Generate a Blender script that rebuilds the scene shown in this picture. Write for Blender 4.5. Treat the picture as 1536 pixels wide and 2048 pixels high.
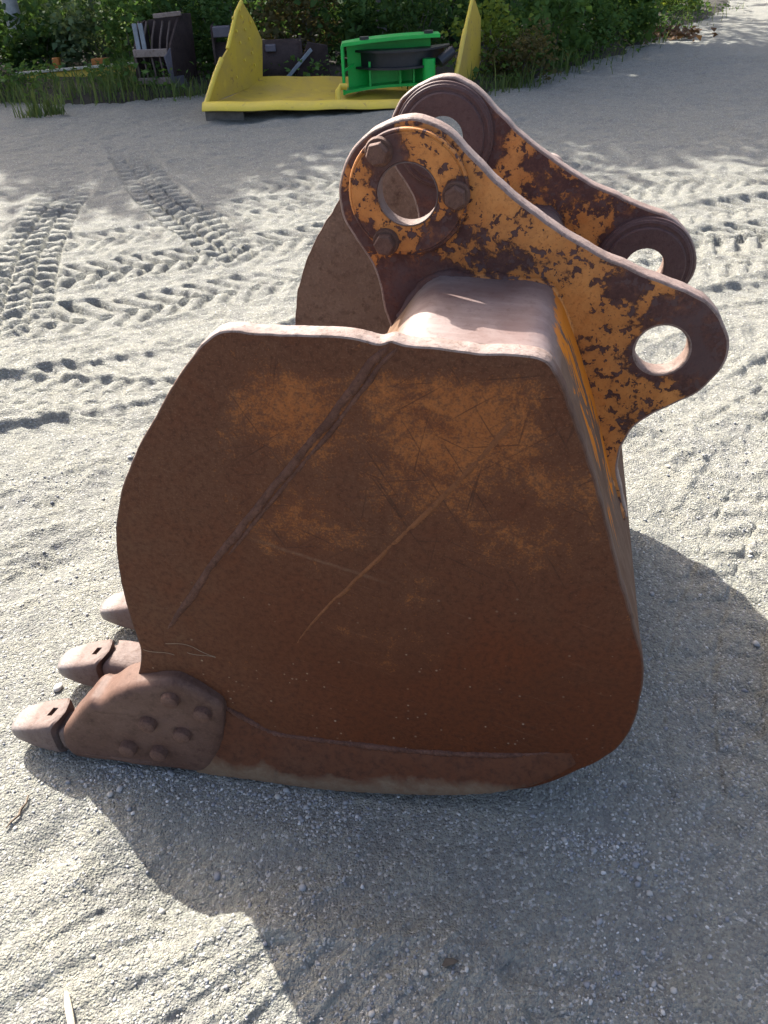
import bpy, bmesh, math, random
import numpy as np
from mathutils import Matrix, Vector
from mathutils.geometry import tessellate_polygon

for o in list(bpy.data.objects):
    bpy.data.objects.remove(o)
S = bpy.context.scene
COL = S.collection
R = math.radians
RNG = np.random.default_rng(7)
random.seed(7)

# ------------------------------------------------------------------ camera
cam_d = bpy.data.cameras.new('camera')
cam = bpy.data.objects.new('camera', cam_d)
COL.objects.link(cam)
cam_d.sensor_fit = 'VERTICAL'
cam_d.sensor_height = 36.0
cam_d.sensor_width = 27.0
cam_d.lens = 36.0 * 1550.0 / 2048.0
cam_d.clip_start = 0.05
cam_d.clip_end = 600.0
PITCH, ROLL = R(36.5), R(-2.5)
fw = Vector((0, math.cos(PITCH), -math.sin(PITCH)))
up0 = Vector((0, math.sin(PITCH), math.cos(PITCH)))
rt0 = Vector((1, 0, 0))
rt = rt0 * math.cos(ROLL) + up0 * math.sin(ROLL)
up = up0 * math.cos(ROLL) - rt0 * math.sin(ROLL)
M = Matrix((rt, up, -fw)).transposed().to_4x4()
M.translation = Vector((0, 0, 1.6))
cam.matrix_world = M
S.camera = cam

# ------------------------------------------------------------------ sky, sun, exposure
SUN_AZ, SUN_EL = -30.0, 40.0          # azimuth clockwise from +Y
w = bpy.data.worlds.new('World')
S.world = w
w.use_nodes = True
wn = w.node_tree
bg = wn.nodes['Background']
sky = wn.nodes.new('ShaderNodeTexSky')
sky.sky_type = 'NISHITA'
sky.sun_disc = False
sky.sun_elevation = R(SUN_EL)
sky.sun_rotation = R(SUN_AZ)
sky.air_density = 0.7
sky.dust_density = 5.0
sky.ozone_density = 0.6
S.cycles.max_bounces = 6
S.cycles.diffuse_bounces = 3
S.cycles.glossy_bounces = 2
S.cycles.transmission_bounces = 3
S.cycles.caustics_reflective = False
S.cycles.caustics_refractive = False
wn.links.new(sky.outputs[0], bg.inputs[0])
bg.inputs[1].default_value = 0.15
sun_d = bpy.data.lights.new('sun', 'SUN')
sun_d.energy = 4.7
sun_d.angle = R(0.53)
sun_d.color = (1.0, 0.965, 0.89)
sun = bpy.data.objects.new('sun', sun_d)
COL.objects.link(sun)
sd = Vector((math.sin(R(SUN_AZ)) * math.cos(R(SUN_EL)), math.cos(R(SUN_AZ)) * math.cos(R(SUN_EL)), math.sin(R(SUN_EL))))
sun.rotation_euler = sd.to_track_quat('Z', 'Y').to_euler()
sun.location = sd * 30
S.view_settings.view_transform = 'Standard'
S.view_settings.look = 'None'
S.view_settings.gamma = 1.0
S.view_settings.exposure = 1.62
S.view_settings.use_curve_mapping = False

# ------------------------------------------------------------------ node helpers
class NT:
    def __init__(s, name):
        s.m = bpy.data.materials.new(name)
        s.m.use_nodes = True
        s.t = s.m.node_tree
        s.b = s.t.nodes['Principled BSDF']
        s.out = s.t.nodes['Material Output']
        s._o = None
    def n(s, kind, **kw):
        x = s.t.nodes.new('ShaderNode' + kind)
        for k, v in kw.items():
            setattr(x, k, v)
        return x
    def put(s, sock, v):
        if v is None:
            return
        if hasattr(v, 'is_output'):
            s.t.links.new(v, sock)
        else:
            if isinstance(v, (tuple, list)) and len(v) == 3 and sock.type == 'RGBA':
                v = (*v, 1)
            sock.default_value = v
    def obj(s):
        if s._o is None:
            s._o = s.n('TexCoord').outputs['Object']
        return s._o
    def mapping(s, vec, scale=(1, 1, 1), loc=(0, 0, 0), rot=(0, 0, 0)):
        x = s.n('Mapping')
        s.put(x.inputs['Vector'], vec)
        x.inputs['Scale'].default_value = scale
        x.inputs['Location'].default_value = loc
        x.inputs['Rotation'].default_value = rot
        return x.outputs[0]
    def noise(s, scale, detail=4, rough=0.55, dist=0.0, vec=None):
        x = s.n('TexNoise')
        s.put(x.inputs['Vector'], s.obj() if vec is None else vec)
        x.inputs['Scale'].default_value = scale
        x.inputs['Detail'].default_value = detail
        x.inputs['Roughness'].default_value = rough
        x.inputs['Distortion'].default_value = dist
        return x.outputs['Fac']
    def vor(s, scale, vec=None, feature='F1', out='Distance', rand=1.0):
        x = s.n('TexVoronoi', feature=feature)
        s.put(x.inputs['Vector'], s.obj() if vec is None else vec)
        x.inputs['Scale'].default_value = scale
        x.inputs['Randomness'].default_value = rand
        return x.outputs[out]
    def math(s, op, a, b=None, c=None, clamp=False):
        x = s.n('Math', operation=op, use_clamp=clamp)
        s.put(x.inputs[0], a)
        s.put(x.inputs[1], b)
        s.put(x.inputs[2], c)
        return x.outputs[0]
    def rng(s, v, a, b, c=0.0, d=1.0, smooth=False):
        x = s.n('MapRange', interpolation_type='SMOOTHSTEP' if smooth else 'LINEAR')
        s.put(x.inputs['Value'], v)
        for k, q in zip(('From Min', 'From Max', 'To Min', 'To Max'), (a, b, c, d)):
            x.inputs[k].default_value = q
        return x.outputs[0]
    def ramp(s, v, stops):
        x = s.n('ValToRGB')
        s.put(x.inputs[0], v)
        e = x.color_ramp.elements
        while len(e) < len(stops):
            e.new(0.5)
        for q, (p, c) in zip(e, stops):
            q.position = p
            q.color = (*c, 1) if len(c) == 3 else c
        return x.outputs[0]
    def mix(s, f, a, b, blend='MIX'):
        x = s.n('Mix', data_type='RGBA', blend_type=blend)
        s.put(x.inputs[0], f)
        s.put(x.inputs[6], a)
        s.put(x.inputs[7], b)
        return x.outputs[2]
    def sep(s, vec=None):
        x = s.n('SeparateXYZ')
        s.put(x.inputs[0], s.obj() if vec is None else vec)
        return x.outputs
    def disc(s, cx, cz):
        """distance in the X-Z plane from a point"""
        o = s.sep()
        dx = s.math('SUBTRACT', o[0], cx)
        dz = s.math('SUBTRACT', o[2], cz)
        return s.math('SQRT', s.math('ADD', s.math('MULTIPLY', dx, dx), s.math('MULTIPLY', dz, dz)))
    def bump(s, h, strength=0.5, dist=0.01, normal=None):
        x = s.n('Bump')
        s.put(x.inputs['Height'], h)
        x.inputs['Strength'].default_value = strength
        x.inputs['Distance'].default_value = dist
        if normal is not None:
            s.put(x.inputs['Normal'], normal)
        return x.outputs[0]
    def done(s, color=None, rough=0.7, metal=0.0, normal=None, spec=0.4):
        s.put(s.b.inputs['Base Color'], color)
        s.put(s.b.inputs['Roughness'], rough)
        s.put(s.b.inputs['Metallic'], metal)
        s.put(s.b.inputs['Specular IOR Level'], spec)
        if normal is not None:
            s.put(s.b.inputs['Normal'], normal)
        return s.m

def simple(name, col, rough=0.7, var=0.25, scale=8.0, metal=0.0, bump=0.2, bdist=0.004):
    t = NT(name)
    n = t.noise(scale, 6, 0.6)
    n2 = t.noise(scale * 9, 4, 0.6)
    c = t.mix(t.rng(n, 0.3, 0.7), tuple(x * (1 - var) for x in col), tuple(min(1, x * (1 + var)) for x in col))
    c = t.mix(t.rng(n2, 0.35, 0.75, 0, 0.35), c, tuple(x * 0.55 for x in col))
    return t.done(c, rough, metal, t.bump(n2, bump, bdist))

# ------------------------------------------------------------------ materials
def mat_ground():
    t = NT('grey_sand_gravel')
    big = t.noise(0.7, 3, 0.6)
    mid = t.noise(9, 3, 0.65)
    fine = t.noise(95, 3, 0.75)
    vx = t.n('TexVoronoi')
    t.put(vx.inputs['Vector'], t.obj())
    vx.inputs['Scale'].default_value = 175
    gs = t.sep(vx.outputs['Color'])
    base = t.mix(t.rng(big, 0.35, 0.65), (0.246, 0.246, 0.210), (0.276, 0.273, 0.225))
    base = t.mix(t.rng(mid, 0.48, 0.66, 0, 0.55), base, (0.320, 0.305, 0.235))
    base = t.mix(t.rng(mid, 0.46, 0.32, 0, 0.5), base, (0.17, 0.168, 0.158))
    base = t.mix(t.rng(fine, 0.35, 0.75, 0, 0.7), base, (0.165, 0.160, 0.148))
    base = t.mix(t.rng(gs[0], 0.25, 1.0, 0, 0.75), base, (0.135, 0.132, 0.126))
    base = t.mix(t.rng(gs[1], 0.88, 0.97, 0, 0.75), base, (0.44, 0.43, 0.40))
    h = t.math('ADD', t.math('MULTIPLY', mid, 1.0), t.math('MULTIPLY', fine, 0.6))
    h = t.math('SUBTRACT', h, t.math('MULTIPLY', vx.outputs['Distance'], 0.22))
    return t.done(base, 0.93, 0, t.bump(h, 1.0, 0.024), 0.2)

def mat_side_plate():
    """outside plate: brown rust with the last of the orange paint, scratched"""
    t = NT('rusted_side_plate')
    o = t.sep()
    n1 = t.noise(3.0, 4, 0.6, 0.6)
    n2 = t.noise(14, 5, 0.7, 0.6)
    n3 = t.noise(85, 4, 0.75)
    n4 = t.noise(260, 2, 0.7)
    scr = []
    for ang, sc in ((35, 95), (-25, 120), (78, 85), (8, 140), (-60, 100)):
        v = t.mapping(t.mapping(t.obj(), rot=(0, R(ang), 0)), (sc * 0.03, 1, sc), loc=(ang, 0, sc))
        scr.append(t.noise(1.0, 3, 0.65, 0.25, v))
    s_all = t.math('MAXIMUM', t.math('MAXIMUM', t.math('MAXIMUM', scr[0], scr[1]), t.math('MAXIMUM', scr[2], scr[3])), scr[4])
    red = (0.108, 0.0285, 0.0085)
    dun = (0.098, 0.043, 0.021)
    dark = (0.046, 0.0165, 0.009)
    up = t.rng(t.math('ADD', o[2], t.rng(n1, 0.2, 0.8, -0.2, 0.2)), 0.45, 0.85)
    front = t.rng(t.math('ADD', o[0], t.rng(n1, 0.2, 0.8, -0.15, 0.15)), -0.35, -0.70)
    brown = t.mix(t.rng(n1, 0.3, 0.7), red, (0.082, 0.0245, 0.0085))
    brown = t.mix(t.math('MULTIPLY', t.math('MAXIMUM', front, up), t.rng(n2, 0.25, 0.65, 0.25, 0.85)), brown, dun)
    brown = t.mix(t.rng(n3, 0.46, 0.66, 0, 0.7), brown, dark)
    brown = t.mix(t.math('MULTIPLY', t.rng(n4, 0.55, 0.7, 0, 0.5), up), brown, (0.17, 0.085, 0.05))
    # surviving paint: a worn cloud on the upper half, broken up into specks
    d1 = t.disc(-0.13, 0.985)
    d2 = t.disc(-0.36, 0.985)
    d3 = t.disc(-0.03, 0.88)
    d4 = t.disc(-0.40, 0.80)
    cloud = t.math('MAXIMUM', t.rng(d1, 0.25, 0.05), t.math('MAXIMUM', t.rng(d2, 0.15, 0.03), t.math('MULTIPLY', t.math('MAXIMUM', t.rng(d3, 0.26, 0.03), t.rng(d4, 0.16, 0.02)), 0.62)))
    cloud = t.math('MULTIPLY', cloud, t.rng(o[2], 1.10, 1.06))
    k = t.math('ADD', t.math('MULTIPLY', cloud, 0.49), t.math('MULTIPLY', t.math('SUBTRACT', n1, 0.5), 0.9))
    k = t.math('ADD', k, t.math('MULTIPLY', t.math('SUBTRACT', n2, 0.5), 0.8))
    k = t.math('ADD', k, t.math('MULTIPLY', t.math('SUBTRACT', n3, 0.5), 0.9))
    k = t.math('ADD', k, t.math('MULTIPLY', t.math('SUBTRACT', n4, 0.5), 0.35))
    f = t.math('MULTIPLY', t.rng(k, 0.18, 0.48), t.math('MULTIPLY', t.rng(n4, 0.36, 0.54, 0.65, 1.0), t.rng(n3, 0.36, 0.52, 0.55, 1.0)))
    orange = t.mix(t.rng(n2, 0.3, 0.7), (0.25, 0.076, 0.018), (0.35, 0.124, 0.032))
    col = t.mix(t.math('MULTIPLY', f, 0.82), brown, orange)
    dark_s = t.rng(s_all, 0.635, 0.69)
    col = t.mix(t.math('MULTIPLY', t.math('MULTIPLY', dark_s, 0.6), t.rng(cloud, 0.0, 0.3)), col, (0.04, 0.015, 0.009))
    v = t.mapping(t.mapping(t.obj(), rot=(0, R(-18), 0)), (6, 1, 130))
    lt = t.noise(1.0, 4, 0.65, 0.2, v)
    col = t.mix(t.math('MULTIPLY', t.rng(lt, 0.63, 0.72, 0, 0.5), t.rng(n1, 0.4, 0.6, 0.1, 1.0)), col, (0.17, 0.083, 0.045))
    # one long pale gouge running down to the right
    g = t.math('ADD', t.math('MULTIPLY', o[0], 0.28), o[2])
    gl = t.math('ABSOLUTE', t.math('SUBTRACT', g, t.rng(n2, 0.2, 0.8, 0.585, 0.595)))
    gm = t.math('MULTIPLY', t.rng(gl, 0.006, 0.001), t.math('MULTIPLY', t.rng(o[0], -0.50, -0.46), t.rng(o[0], -0.22, -0.27)))
    col = t.mix(t.math('MULTIPLY', gm, t.rng(n3, 0.35, 0.6, 0, 0.5)), col, (0.19, 0.105, 0.062))
    # wind-blown sand grains sticking low down
    vx = t.n('TexVoronoi')
    t.put(vx.inputs['Vector'], t.obj())
    vx.inputs['Scale'].default_value = 85
    sc_ = t.sep(vx.outputs['Color'])
    grains = t.math('MULTIPLY', t.rng(t.math('SUBTRACT', vx.outputs['Distance'], t.math('MULTIPLY', sc_[0], 0.12)), 0.14, 0.06), t.math('GREATER_THAN', sc_[1], 0.93))
    low = t.rng(t.math('ADD', o[2], t.math('MULTIPLY', sc_[2], 0.5)), 0.75, 0.35)
    col = t.mix(t.math('MULTIPLY', t.math('MULTIPLY', grains, low), 0.75), col, (0.36, 0.27, 0.19))
    h = t.math('ADD', t.math('MULTIPLY', n2, 0.5), t.math('MULTIPLY', f, 0.22))
    h = t.math('ADD', h, t.math('MULTIPLY', n3, 0.18))
    h = t.math('SUBTRACT', h, t.math('MULTIPLY', dark_s, 0.15))
    b = t.bump(h, 0.5, 0.006)
    return t.done(col, t.rng(n3, 0.3, 0.7, 0.6, 0.85), 0, b, 0.2)

def mat_ear(name, seed, bare, cover=0.0):
    """thick orange paint flaking off purple-brown rust; bare = (x, z, radius, amount) where less paint is left"""
    t = NT(name)
    vec = t.mapping(t.obj(), loc=(seed * 3.1, seed * 1.7, seed * 2.3))
    n1 = t.noise(8.5, 5, 0.62, 0.3, vec)
    n2 = t.noise(38, 5, 0.66, 0.3, vec)
    n3 = t.noise(170, 3, 0.7, 0, vec)
    k = t.math('ADD', t.math('MULTIPLY', n1, 0.53), t.math('MULTIPLY', n2, 0.43))
    k = t.math('ADD', k, t.math('MULTIPLY', t.math('SUBTRACT', n3, 0.5), 0.09))
    k = t.math('ADD', k, cover)
    # pock marks where the paint is otherwise sound
    pit = t.math('MULTIPLY', t.rng(t.noise(58, 3, 0.65, 0.3, vec), 0.54, 0.62), t.rng(n1, 0.68, 0.44, 0.02, 0.30))
    k = t.math('SUBTRACT', k, pit)
    for (x, z, r, amt) in bare:
        k = t.math('SUBTRACT', k, t.rng(t.disc(x, z), r * 1.35, r * 0.65, 0, amt, True))
    paint = t.rng(k, 0.420, 0.446)
    rim = t.math('MULTIPLY', t.rng(k, 0.405, 0.43), t.rng(k, 0.465, 0.440))
    orange = t.mix(t.rng(n1, 0.35, 0.65), (0.42, 0.158, 0.036), (0.50, 0.203, 0.053))
    orange = t.mix(t.rng(n2, 0.50, 0.72, 0, 0.6), orange, (0.36, 0.105, 0.016))
    orange = t.mix(t.rng(n3, 0.54, 0.72, 0, 0.75), orange, (0.17, 0.058, 0.017))
    orange = t.mix(t.rng(k, 0.56, 0.44, 0, 0.5), orange, (0.24, 0.080, 0.020))
    rust = t.mix(t.rng(n2, 0.35, 0.65), (0.058, 0.022, 0.017), (0.105, 0.046, 0.033))
    rust = t.mix(t.rng(n3, 0.45, 0.75, 0, 0.7), rust, (0.035, 0.015, 0.013))
    rust = t.mix(t.rng(k, 0.30, 0.20, 0, 0.7), rust, (0.080, 0.048, 0.045))
    # thin stained paint left in the rust
    stain = t.math('MULTIPLY', t.rng(n2, 0.50, 0.62), t.rng(k, 0.33, 0.41))
    rust = t.mix(t.math('MULTIPLY', stain, 0.55), rust, (0.25, 0.088, 0.025))
    col = t.mix(paint, rust, orange)
    col = t.mix(t.math('MULTIPLY', rim, 0.6), col, (0.045, 0.018, 0.012))
    h = t.math('ADD', t.math('MULTIPLY', paint, 0.5), t.math('MULTIPLY', n2, 0.5))
    h = t.math('ADD', h, t.math('MULTIPLY', n3, 0.2))
    return t.done(col, t.rng(paint, 0, 1, 0.75, 0.6), 0, t.bump(h, 0.6, 0.0035), 0.3)

def mat_rust(name, a, bcol, spots=(0.05, 0.022, 0.018), scale=9.0, rough=0.72, pits=0.5):
    t = NT(name)
    n1 = t.noise(scale, 6, 0.65, 0.4)
    n2 = t.noise(scale * 6, 6, 0.7)
    n3 = t.noise(scale * 20, 4, 0.7)
    c = t.mix(t.rng(n1, 0.32, 0.68), a, bcol)
    c = t.mix(t.rng(n2, 0.50, 0.72, 0, 0.8), c, spots)
    c = t.mix(t.rng(n3, 0.5, 0.8, 0, 0.4), c, tuple(min(1, x * 1.7) for x in bcol))
    b = t.bump(n2, pits, 0.004)
    b = t.bump(n3, pits, 0.0015, b)
    return t.done(c, rough, 0, b, 0.22)

def mat_shell():
    """back and bottom sheet: rubbed to bare metal on the crown, paint scraps near the hinge plates, tan dust below"""
    t = NT('rubbed_shell_steel')
    o = t.sep()
    n1 = t.noise(5, 6, 0.6, 0.4)
    n3 = t.noise(80, 5, 0.7)
    v = t.mapping(t.obj(), (5, 70, 70))
    st = t.noise(1.0, 5, 0.6, 0.3, v)
    v2 = t.mapping(t.obj(), (22, 22, 4.0))
    pv = t.noise(1.0, 7, 0.68, 0.5, v2)
    bare = t.mix(t.rng(st, 0.3, 0.7), (0.20, 0.150, 0.135), (0.27, 0.212, 0.195))
    bare = t.mix(t.rng(n1, 0.42, 0.66, 0, 0.75), bare, (0.13, 0.072, 0.060))
    bare = t.mix(t.rng(n3, 0.52, 0.7, 0, 0.5), bare, (0.10, 0.055, 0.045))
    tan = t.mix(t.rng(pv, 0.35, 0.65), (0.125, 0.076, 0.052), (0.18, 0.122, 0.086))
    tan = t.mix(t.rng(n3, 0.5, 0.75, 0, 0.5), tan, (0.10, 0.06, 0.045))
    crown = t.rng(o[2], 1.07, 1.108)
    col = t.mix(crown, tan, bare)
    # orange scraps on the back near the hinge plate
    near = t.math('MULTIPLY', t.rng(t.math('ABSOLUTE', t.math('SUBTRACT', o[1], 0.31)), 0.30, 0.05), t.rng(o[2], 0.62, 0.95))
    near = t.math('MULTIPLY', near, t.math('MULTIPLY', t.rng(o[2], 1.108, 1.085), t.math('GREATER_THAN', o[0], -0.02)))
    k = t.math('ADD', pv, t.math('MULTIPLY', near, 0.30))
    scrap = t.math('MULTIPLY', t.rng(k, 0.66, 0.69), t.math('GREATER_THAN', near, 0.05))
    col = t.mix(scrap, col, (0.50, 0.165, 0.024))
    b = t.bump(st, 0.15, 0.002)
    b = t.bump(n3, 0.25, 0.002, b)
    rough = t.mix(crown, (0.88, 0.88, 0.88), (0.5, 0.5, 0.5))
    met = t.math('MULTIPLY', crown, 0.35)
    return t.done(col, rough, met, b, t.math('MULTIPLY', crown, 0.4))

def mat_foliage(name, a, b, trans=0.35):
    t = NT(name)
    g = t.n('NewGeometry')
    rnd = g.outputs['Random Per Island']
    n = t.noise(1.3, 3)
    c = t.mix(rnd, a, b)
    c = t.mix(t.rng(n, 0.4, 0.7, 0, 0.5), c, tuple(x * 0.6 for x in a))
    t.done(c, 0.75, 0, None, 0.08)
    tr = t.n('BsdfTranslucent')
    t.put(tr.inputs[0], t.mix(0.5, c, (b[0] * 1.5, b[1] * 1.4, b[2] * 0.7)))
    ms = t.n('MixShader')
    ms.inputs[0].default_value = trans
    t.t.links.new(t.b.outputs[0], ms.inputs[1])
    t.t.links.new(tr.outputs[0], ms.inputs[2])
    t.t.links.new(ms.outputs[0], t.out.inputs[0])
    return t.m

MT = {}
MT['ground'] = mat_ground()
MT['plate'] = mat_side_plate()
MT['ear_near'] = mat_ear('flaking_orange_paint_near', 0.0,
    [(0.225, 0.99, 0.060, 0.14), (0.300, 1.025, 0.080, 0.18), (-0.22, 1.07, 0.085, 0.25), (-0.345, 1.20, 0.05, 0.2), (0.13, 1.135, 0.05, 0.11), (0.235, 1.085, 0.05, 0.10), (-0.31, 1.335, 0.045, 0.2), (0.30, 0.93, 0.05, 0.1), (0.07, 1.0, 0.025, 0.1)], 0.02)
MT['ear_far'] = mat_ear('flaking_orange_paint_far', 1.0,
    [(0.12, 1.08, 0.11, 0.055), (0.22, 1.0, 0.11, 0.25), (-0.23, 1.26, 0.115, 0.3), (-0.3, 1.1, 0.12, 0.25), (-0.03, 1.175, 0.05, 0.12), (0.06, 1.13, 0.06, 0.05)], 0.05)
MT['cap'] = mat_ear('flaking_orange_paint_cap', 2.2,
    [(-0.255, 1.270, 0.048, 0.13), (-0.275, 1.325, 0.036, 0.2), (-0.18, 1.175, 0.035, 0.16), (-0.155, 1.26, 0.022, 0.2), (-0.32, 1.19, 0.03, 0.12)], 0.05)
MT['rust_purple'] = mat_rust('purple_brown_rust', (0.066, 0.036, 0.033), (0.088, 0.050, 0.045), scale=12, rough=0.6)
MT['rust_bolt'] = mat_rust('bolt_rust', (0.085, 0.043, 0.030), (0.135, 0.075, 0.053), scale=30)
MT['rust_inner'] = mat_rust('inner_plate_rust', (0.135, 0.078, 0.050), (0.185, 0.118, 0.078), (0.058, 0.027, 0.016), scale=6, rough=0.8, pits=0.7)
def mat_tooth():
    t = NT('worn_cast_tooth')
    o = t.sep()
    n1 = t.noise(9, 5, 0.65, 0.4)
    n2 = t.noise(55, 4, 0.7)
    n3 = t.noise(200, 3, 0.7)
    c = t.mix(t.rng(n1, 0.3, 0.7), (0.115, 0.076, 0.062), (0.165, 0.120, 0.104))
    c = t.mix(t.rng(n2, 0.5, 0.68, 0, 0.7), c, (0.085, 0.047, 0.034))
    tip = t.rng(t.math('ADD', o[0], t.rng(n1, 0.2, 0.8, -0.03, 0.03)), -1.13, -1.19)
    c = t.mix(t.math('MULTIPLY', tip, 0.8), c, (0.25, 0.222, 0.205))
    c = t.mix(t.rng(n3, 0.55, 0.7, 0, 0.5), c, (0.07, 0.045, 0.036))
    h = t.math('ADD', t.math('MULTIPLY', n1, 1.6), t.math('ADD', t.math('MULTIPLY', n2, 0.5), t.math('MULTIPLY', n3, 0.12)))
    return t.done(c, t.rng(tip, 0, 1, 0.7, 0.45), t.math('MULTIPLY', tip, 0.3), t.bump(h, 0.6, 0.006), 0.3)
MT['tooth'] = mat_tooth()
MT['cutter'] = mat_rust('cast_corner_rust', (0.076, 0.038, 0.026), (0.118, 0.068, 0.050), (0.042, 0.020, 0.014), scale=7, rough=0.6, pits=0.3)
MT['weld'] = mat_rust('weld_bead_rust', (0.070, 0.028, 0.017), (0.135, 0.062, 0.041), (0.030, 0.012, 0.008), scale=26, rough=0.6, pits=0.8)
MT['weld_thin'] = mat_rust('weld_line_tan', (0.125, 0.044, 0.016), (0.19, 0.075, 0.029), (0.065, 0.024, 0.011), scale=18, rough=0.7)
def mat_wear():
    t = NT('wear_strip_dusty_rust')
    o = t.sep()
    n1 = t.noise(6, 5, 0.65, 0.4)
    n2 = t.noise(60, 4, 0.75)
    c = t.mix(t.rng(n1, 0.3, 0.7), (0.096, 0.030, 0.012), (0.100, 0.042, 0.022))
    c = t.mix(t.rng(n2, 0.46, 0.66, 0, 0.7), c, (0.045, 0.018, 0.011))
    low = t.rng(t.math('ADD', t.math('SUBTRACT', o[2], t.math('MAXIMUM', t.math('MULTIPLY', t.math('ADD', o[0], 0.35), 0.16), 0.0)), t.rng(n1, 0.2, 0.8, -0.05, 0.05)), 0.075, 0.045)
    c = t.mix(t.math('MULTIPLY', low, t.rng(n2, 0.3, 0.6, 0.55, 0.95)), c, (0.165, 0.115, 0.074))
    h = t.math('ADD', n1, t.math('MULTIPLY', n2, 0.4))
    return t.done(c, 0.82, 0, t.bump(h, 0.4, 0.005), 0.2)
MT['wear'] = mat_wear()
MT['shell'] = mat_shell()
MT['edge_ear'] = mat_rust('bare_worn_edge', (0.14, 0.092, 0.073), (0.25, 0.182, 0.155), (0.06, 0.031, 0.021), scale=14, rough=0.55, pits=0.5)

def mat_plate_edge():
    """flame-cut edge: brown, worn along the top of the plate, its sunlit look put into a paler colour"""
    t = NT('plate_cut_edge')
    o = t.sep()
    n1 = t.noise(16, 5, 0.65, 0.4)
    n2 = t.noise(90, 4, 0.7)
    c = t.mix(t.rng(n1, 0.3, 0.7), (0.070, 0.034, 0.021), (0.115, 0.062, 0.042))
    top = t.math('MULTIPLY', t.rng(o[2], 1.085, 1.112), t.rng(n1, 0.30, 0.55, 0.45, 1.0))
    c = t.mix(top, c, (0.255, 0.195, 0.170))  # top rim lightened in the colour to read as sunlit
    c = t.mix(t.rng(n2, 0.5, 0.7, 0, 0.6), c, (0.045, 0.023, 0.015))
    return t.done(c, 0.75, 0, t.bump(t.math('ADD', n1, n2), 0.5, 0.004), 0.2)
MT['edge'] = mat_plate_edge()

# ------------------------------------------------------------------ mesh helpers
def tag(o, label=None, cat=None, group=None, kind=None):
    if label: o['label'] = label
    if cat: o['category'] = cat
    if group: o['group'] = group
    if kind: o['kind'] = kind
    return o

def empty(name, loc=(0, 0, 0), rz=0.0):
    o = bpy.data.objects.new(name, None)
    o.empty_display_size = 0.2
    o.location = loc
    o.rotation_euler = (0, 0, rz)
    COL.objects.link(o)
    return o

def link_mesh(name, me, mats, parent=None, smooth=35):
    if not isinstance(mats, (list, tuple)):
        mats = [mats]
    for m in mats:
        me.materials.append(m)
    if smooth:
        me.shade_smooth()
        me.set_sharp_from_angle(angle=R(smooth))
    o = bpy.data.objects.new(name, me)
    COL.objects.link(o)
    if parent is not None:
        o.parent = parent
    return o

def build(name, verts, faces, mats, parent=None, smooth=35, fm=None, fix=True):
    me = bpy.data.meshes.new(name)
    me.from_pydata([tuple(map(float, v)) for v in verts], [], faces)
    if fm is not None:
        me.polygons.foreach_set('material_index', fm)
    if fix:
        bm = bmesh.new()
        bm.from_mesh(me)
        bmesh.ops.recalc_face_normals(bm, faces=bm.faces)
        bm.to_mesh(me)
        bm.free()
    me.update()
    return link_mesh(name, me, mats, parent, smooth)

def fast_mesh(name, V, Fq, mats, parent=None, smooth=False, sides=4):
    """numpy mesh of uniform polygons"""
    me = bpy.data.meshes.new(name)
    V = np.ascontiguousarray(V, np.float32)
    Fq = np.ascontiguousarray(Fq, np.int32)
    me.vertices.add(len(V))
    me.vertices.foreach_set('co', V.ravel())
    me.loops.add(Fq.size)
    me.loops.foreach_set('vertex_index', Fq.ravel())
    me.polygons.add(len(Fq))
    me.polygons.foreach_set('loop_start', np.arange(len(Fq), dtype=np.int32) * sides)
    me.update(calc_edges=True)
    if smooth:
        me.shade_smooth()
    me.materials.append(mats)
    o = bpy.data.objects.new(name, me)
    COL.objects.link(o)
    if parent is not None:
        o.parent = parent
    return o

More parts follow.
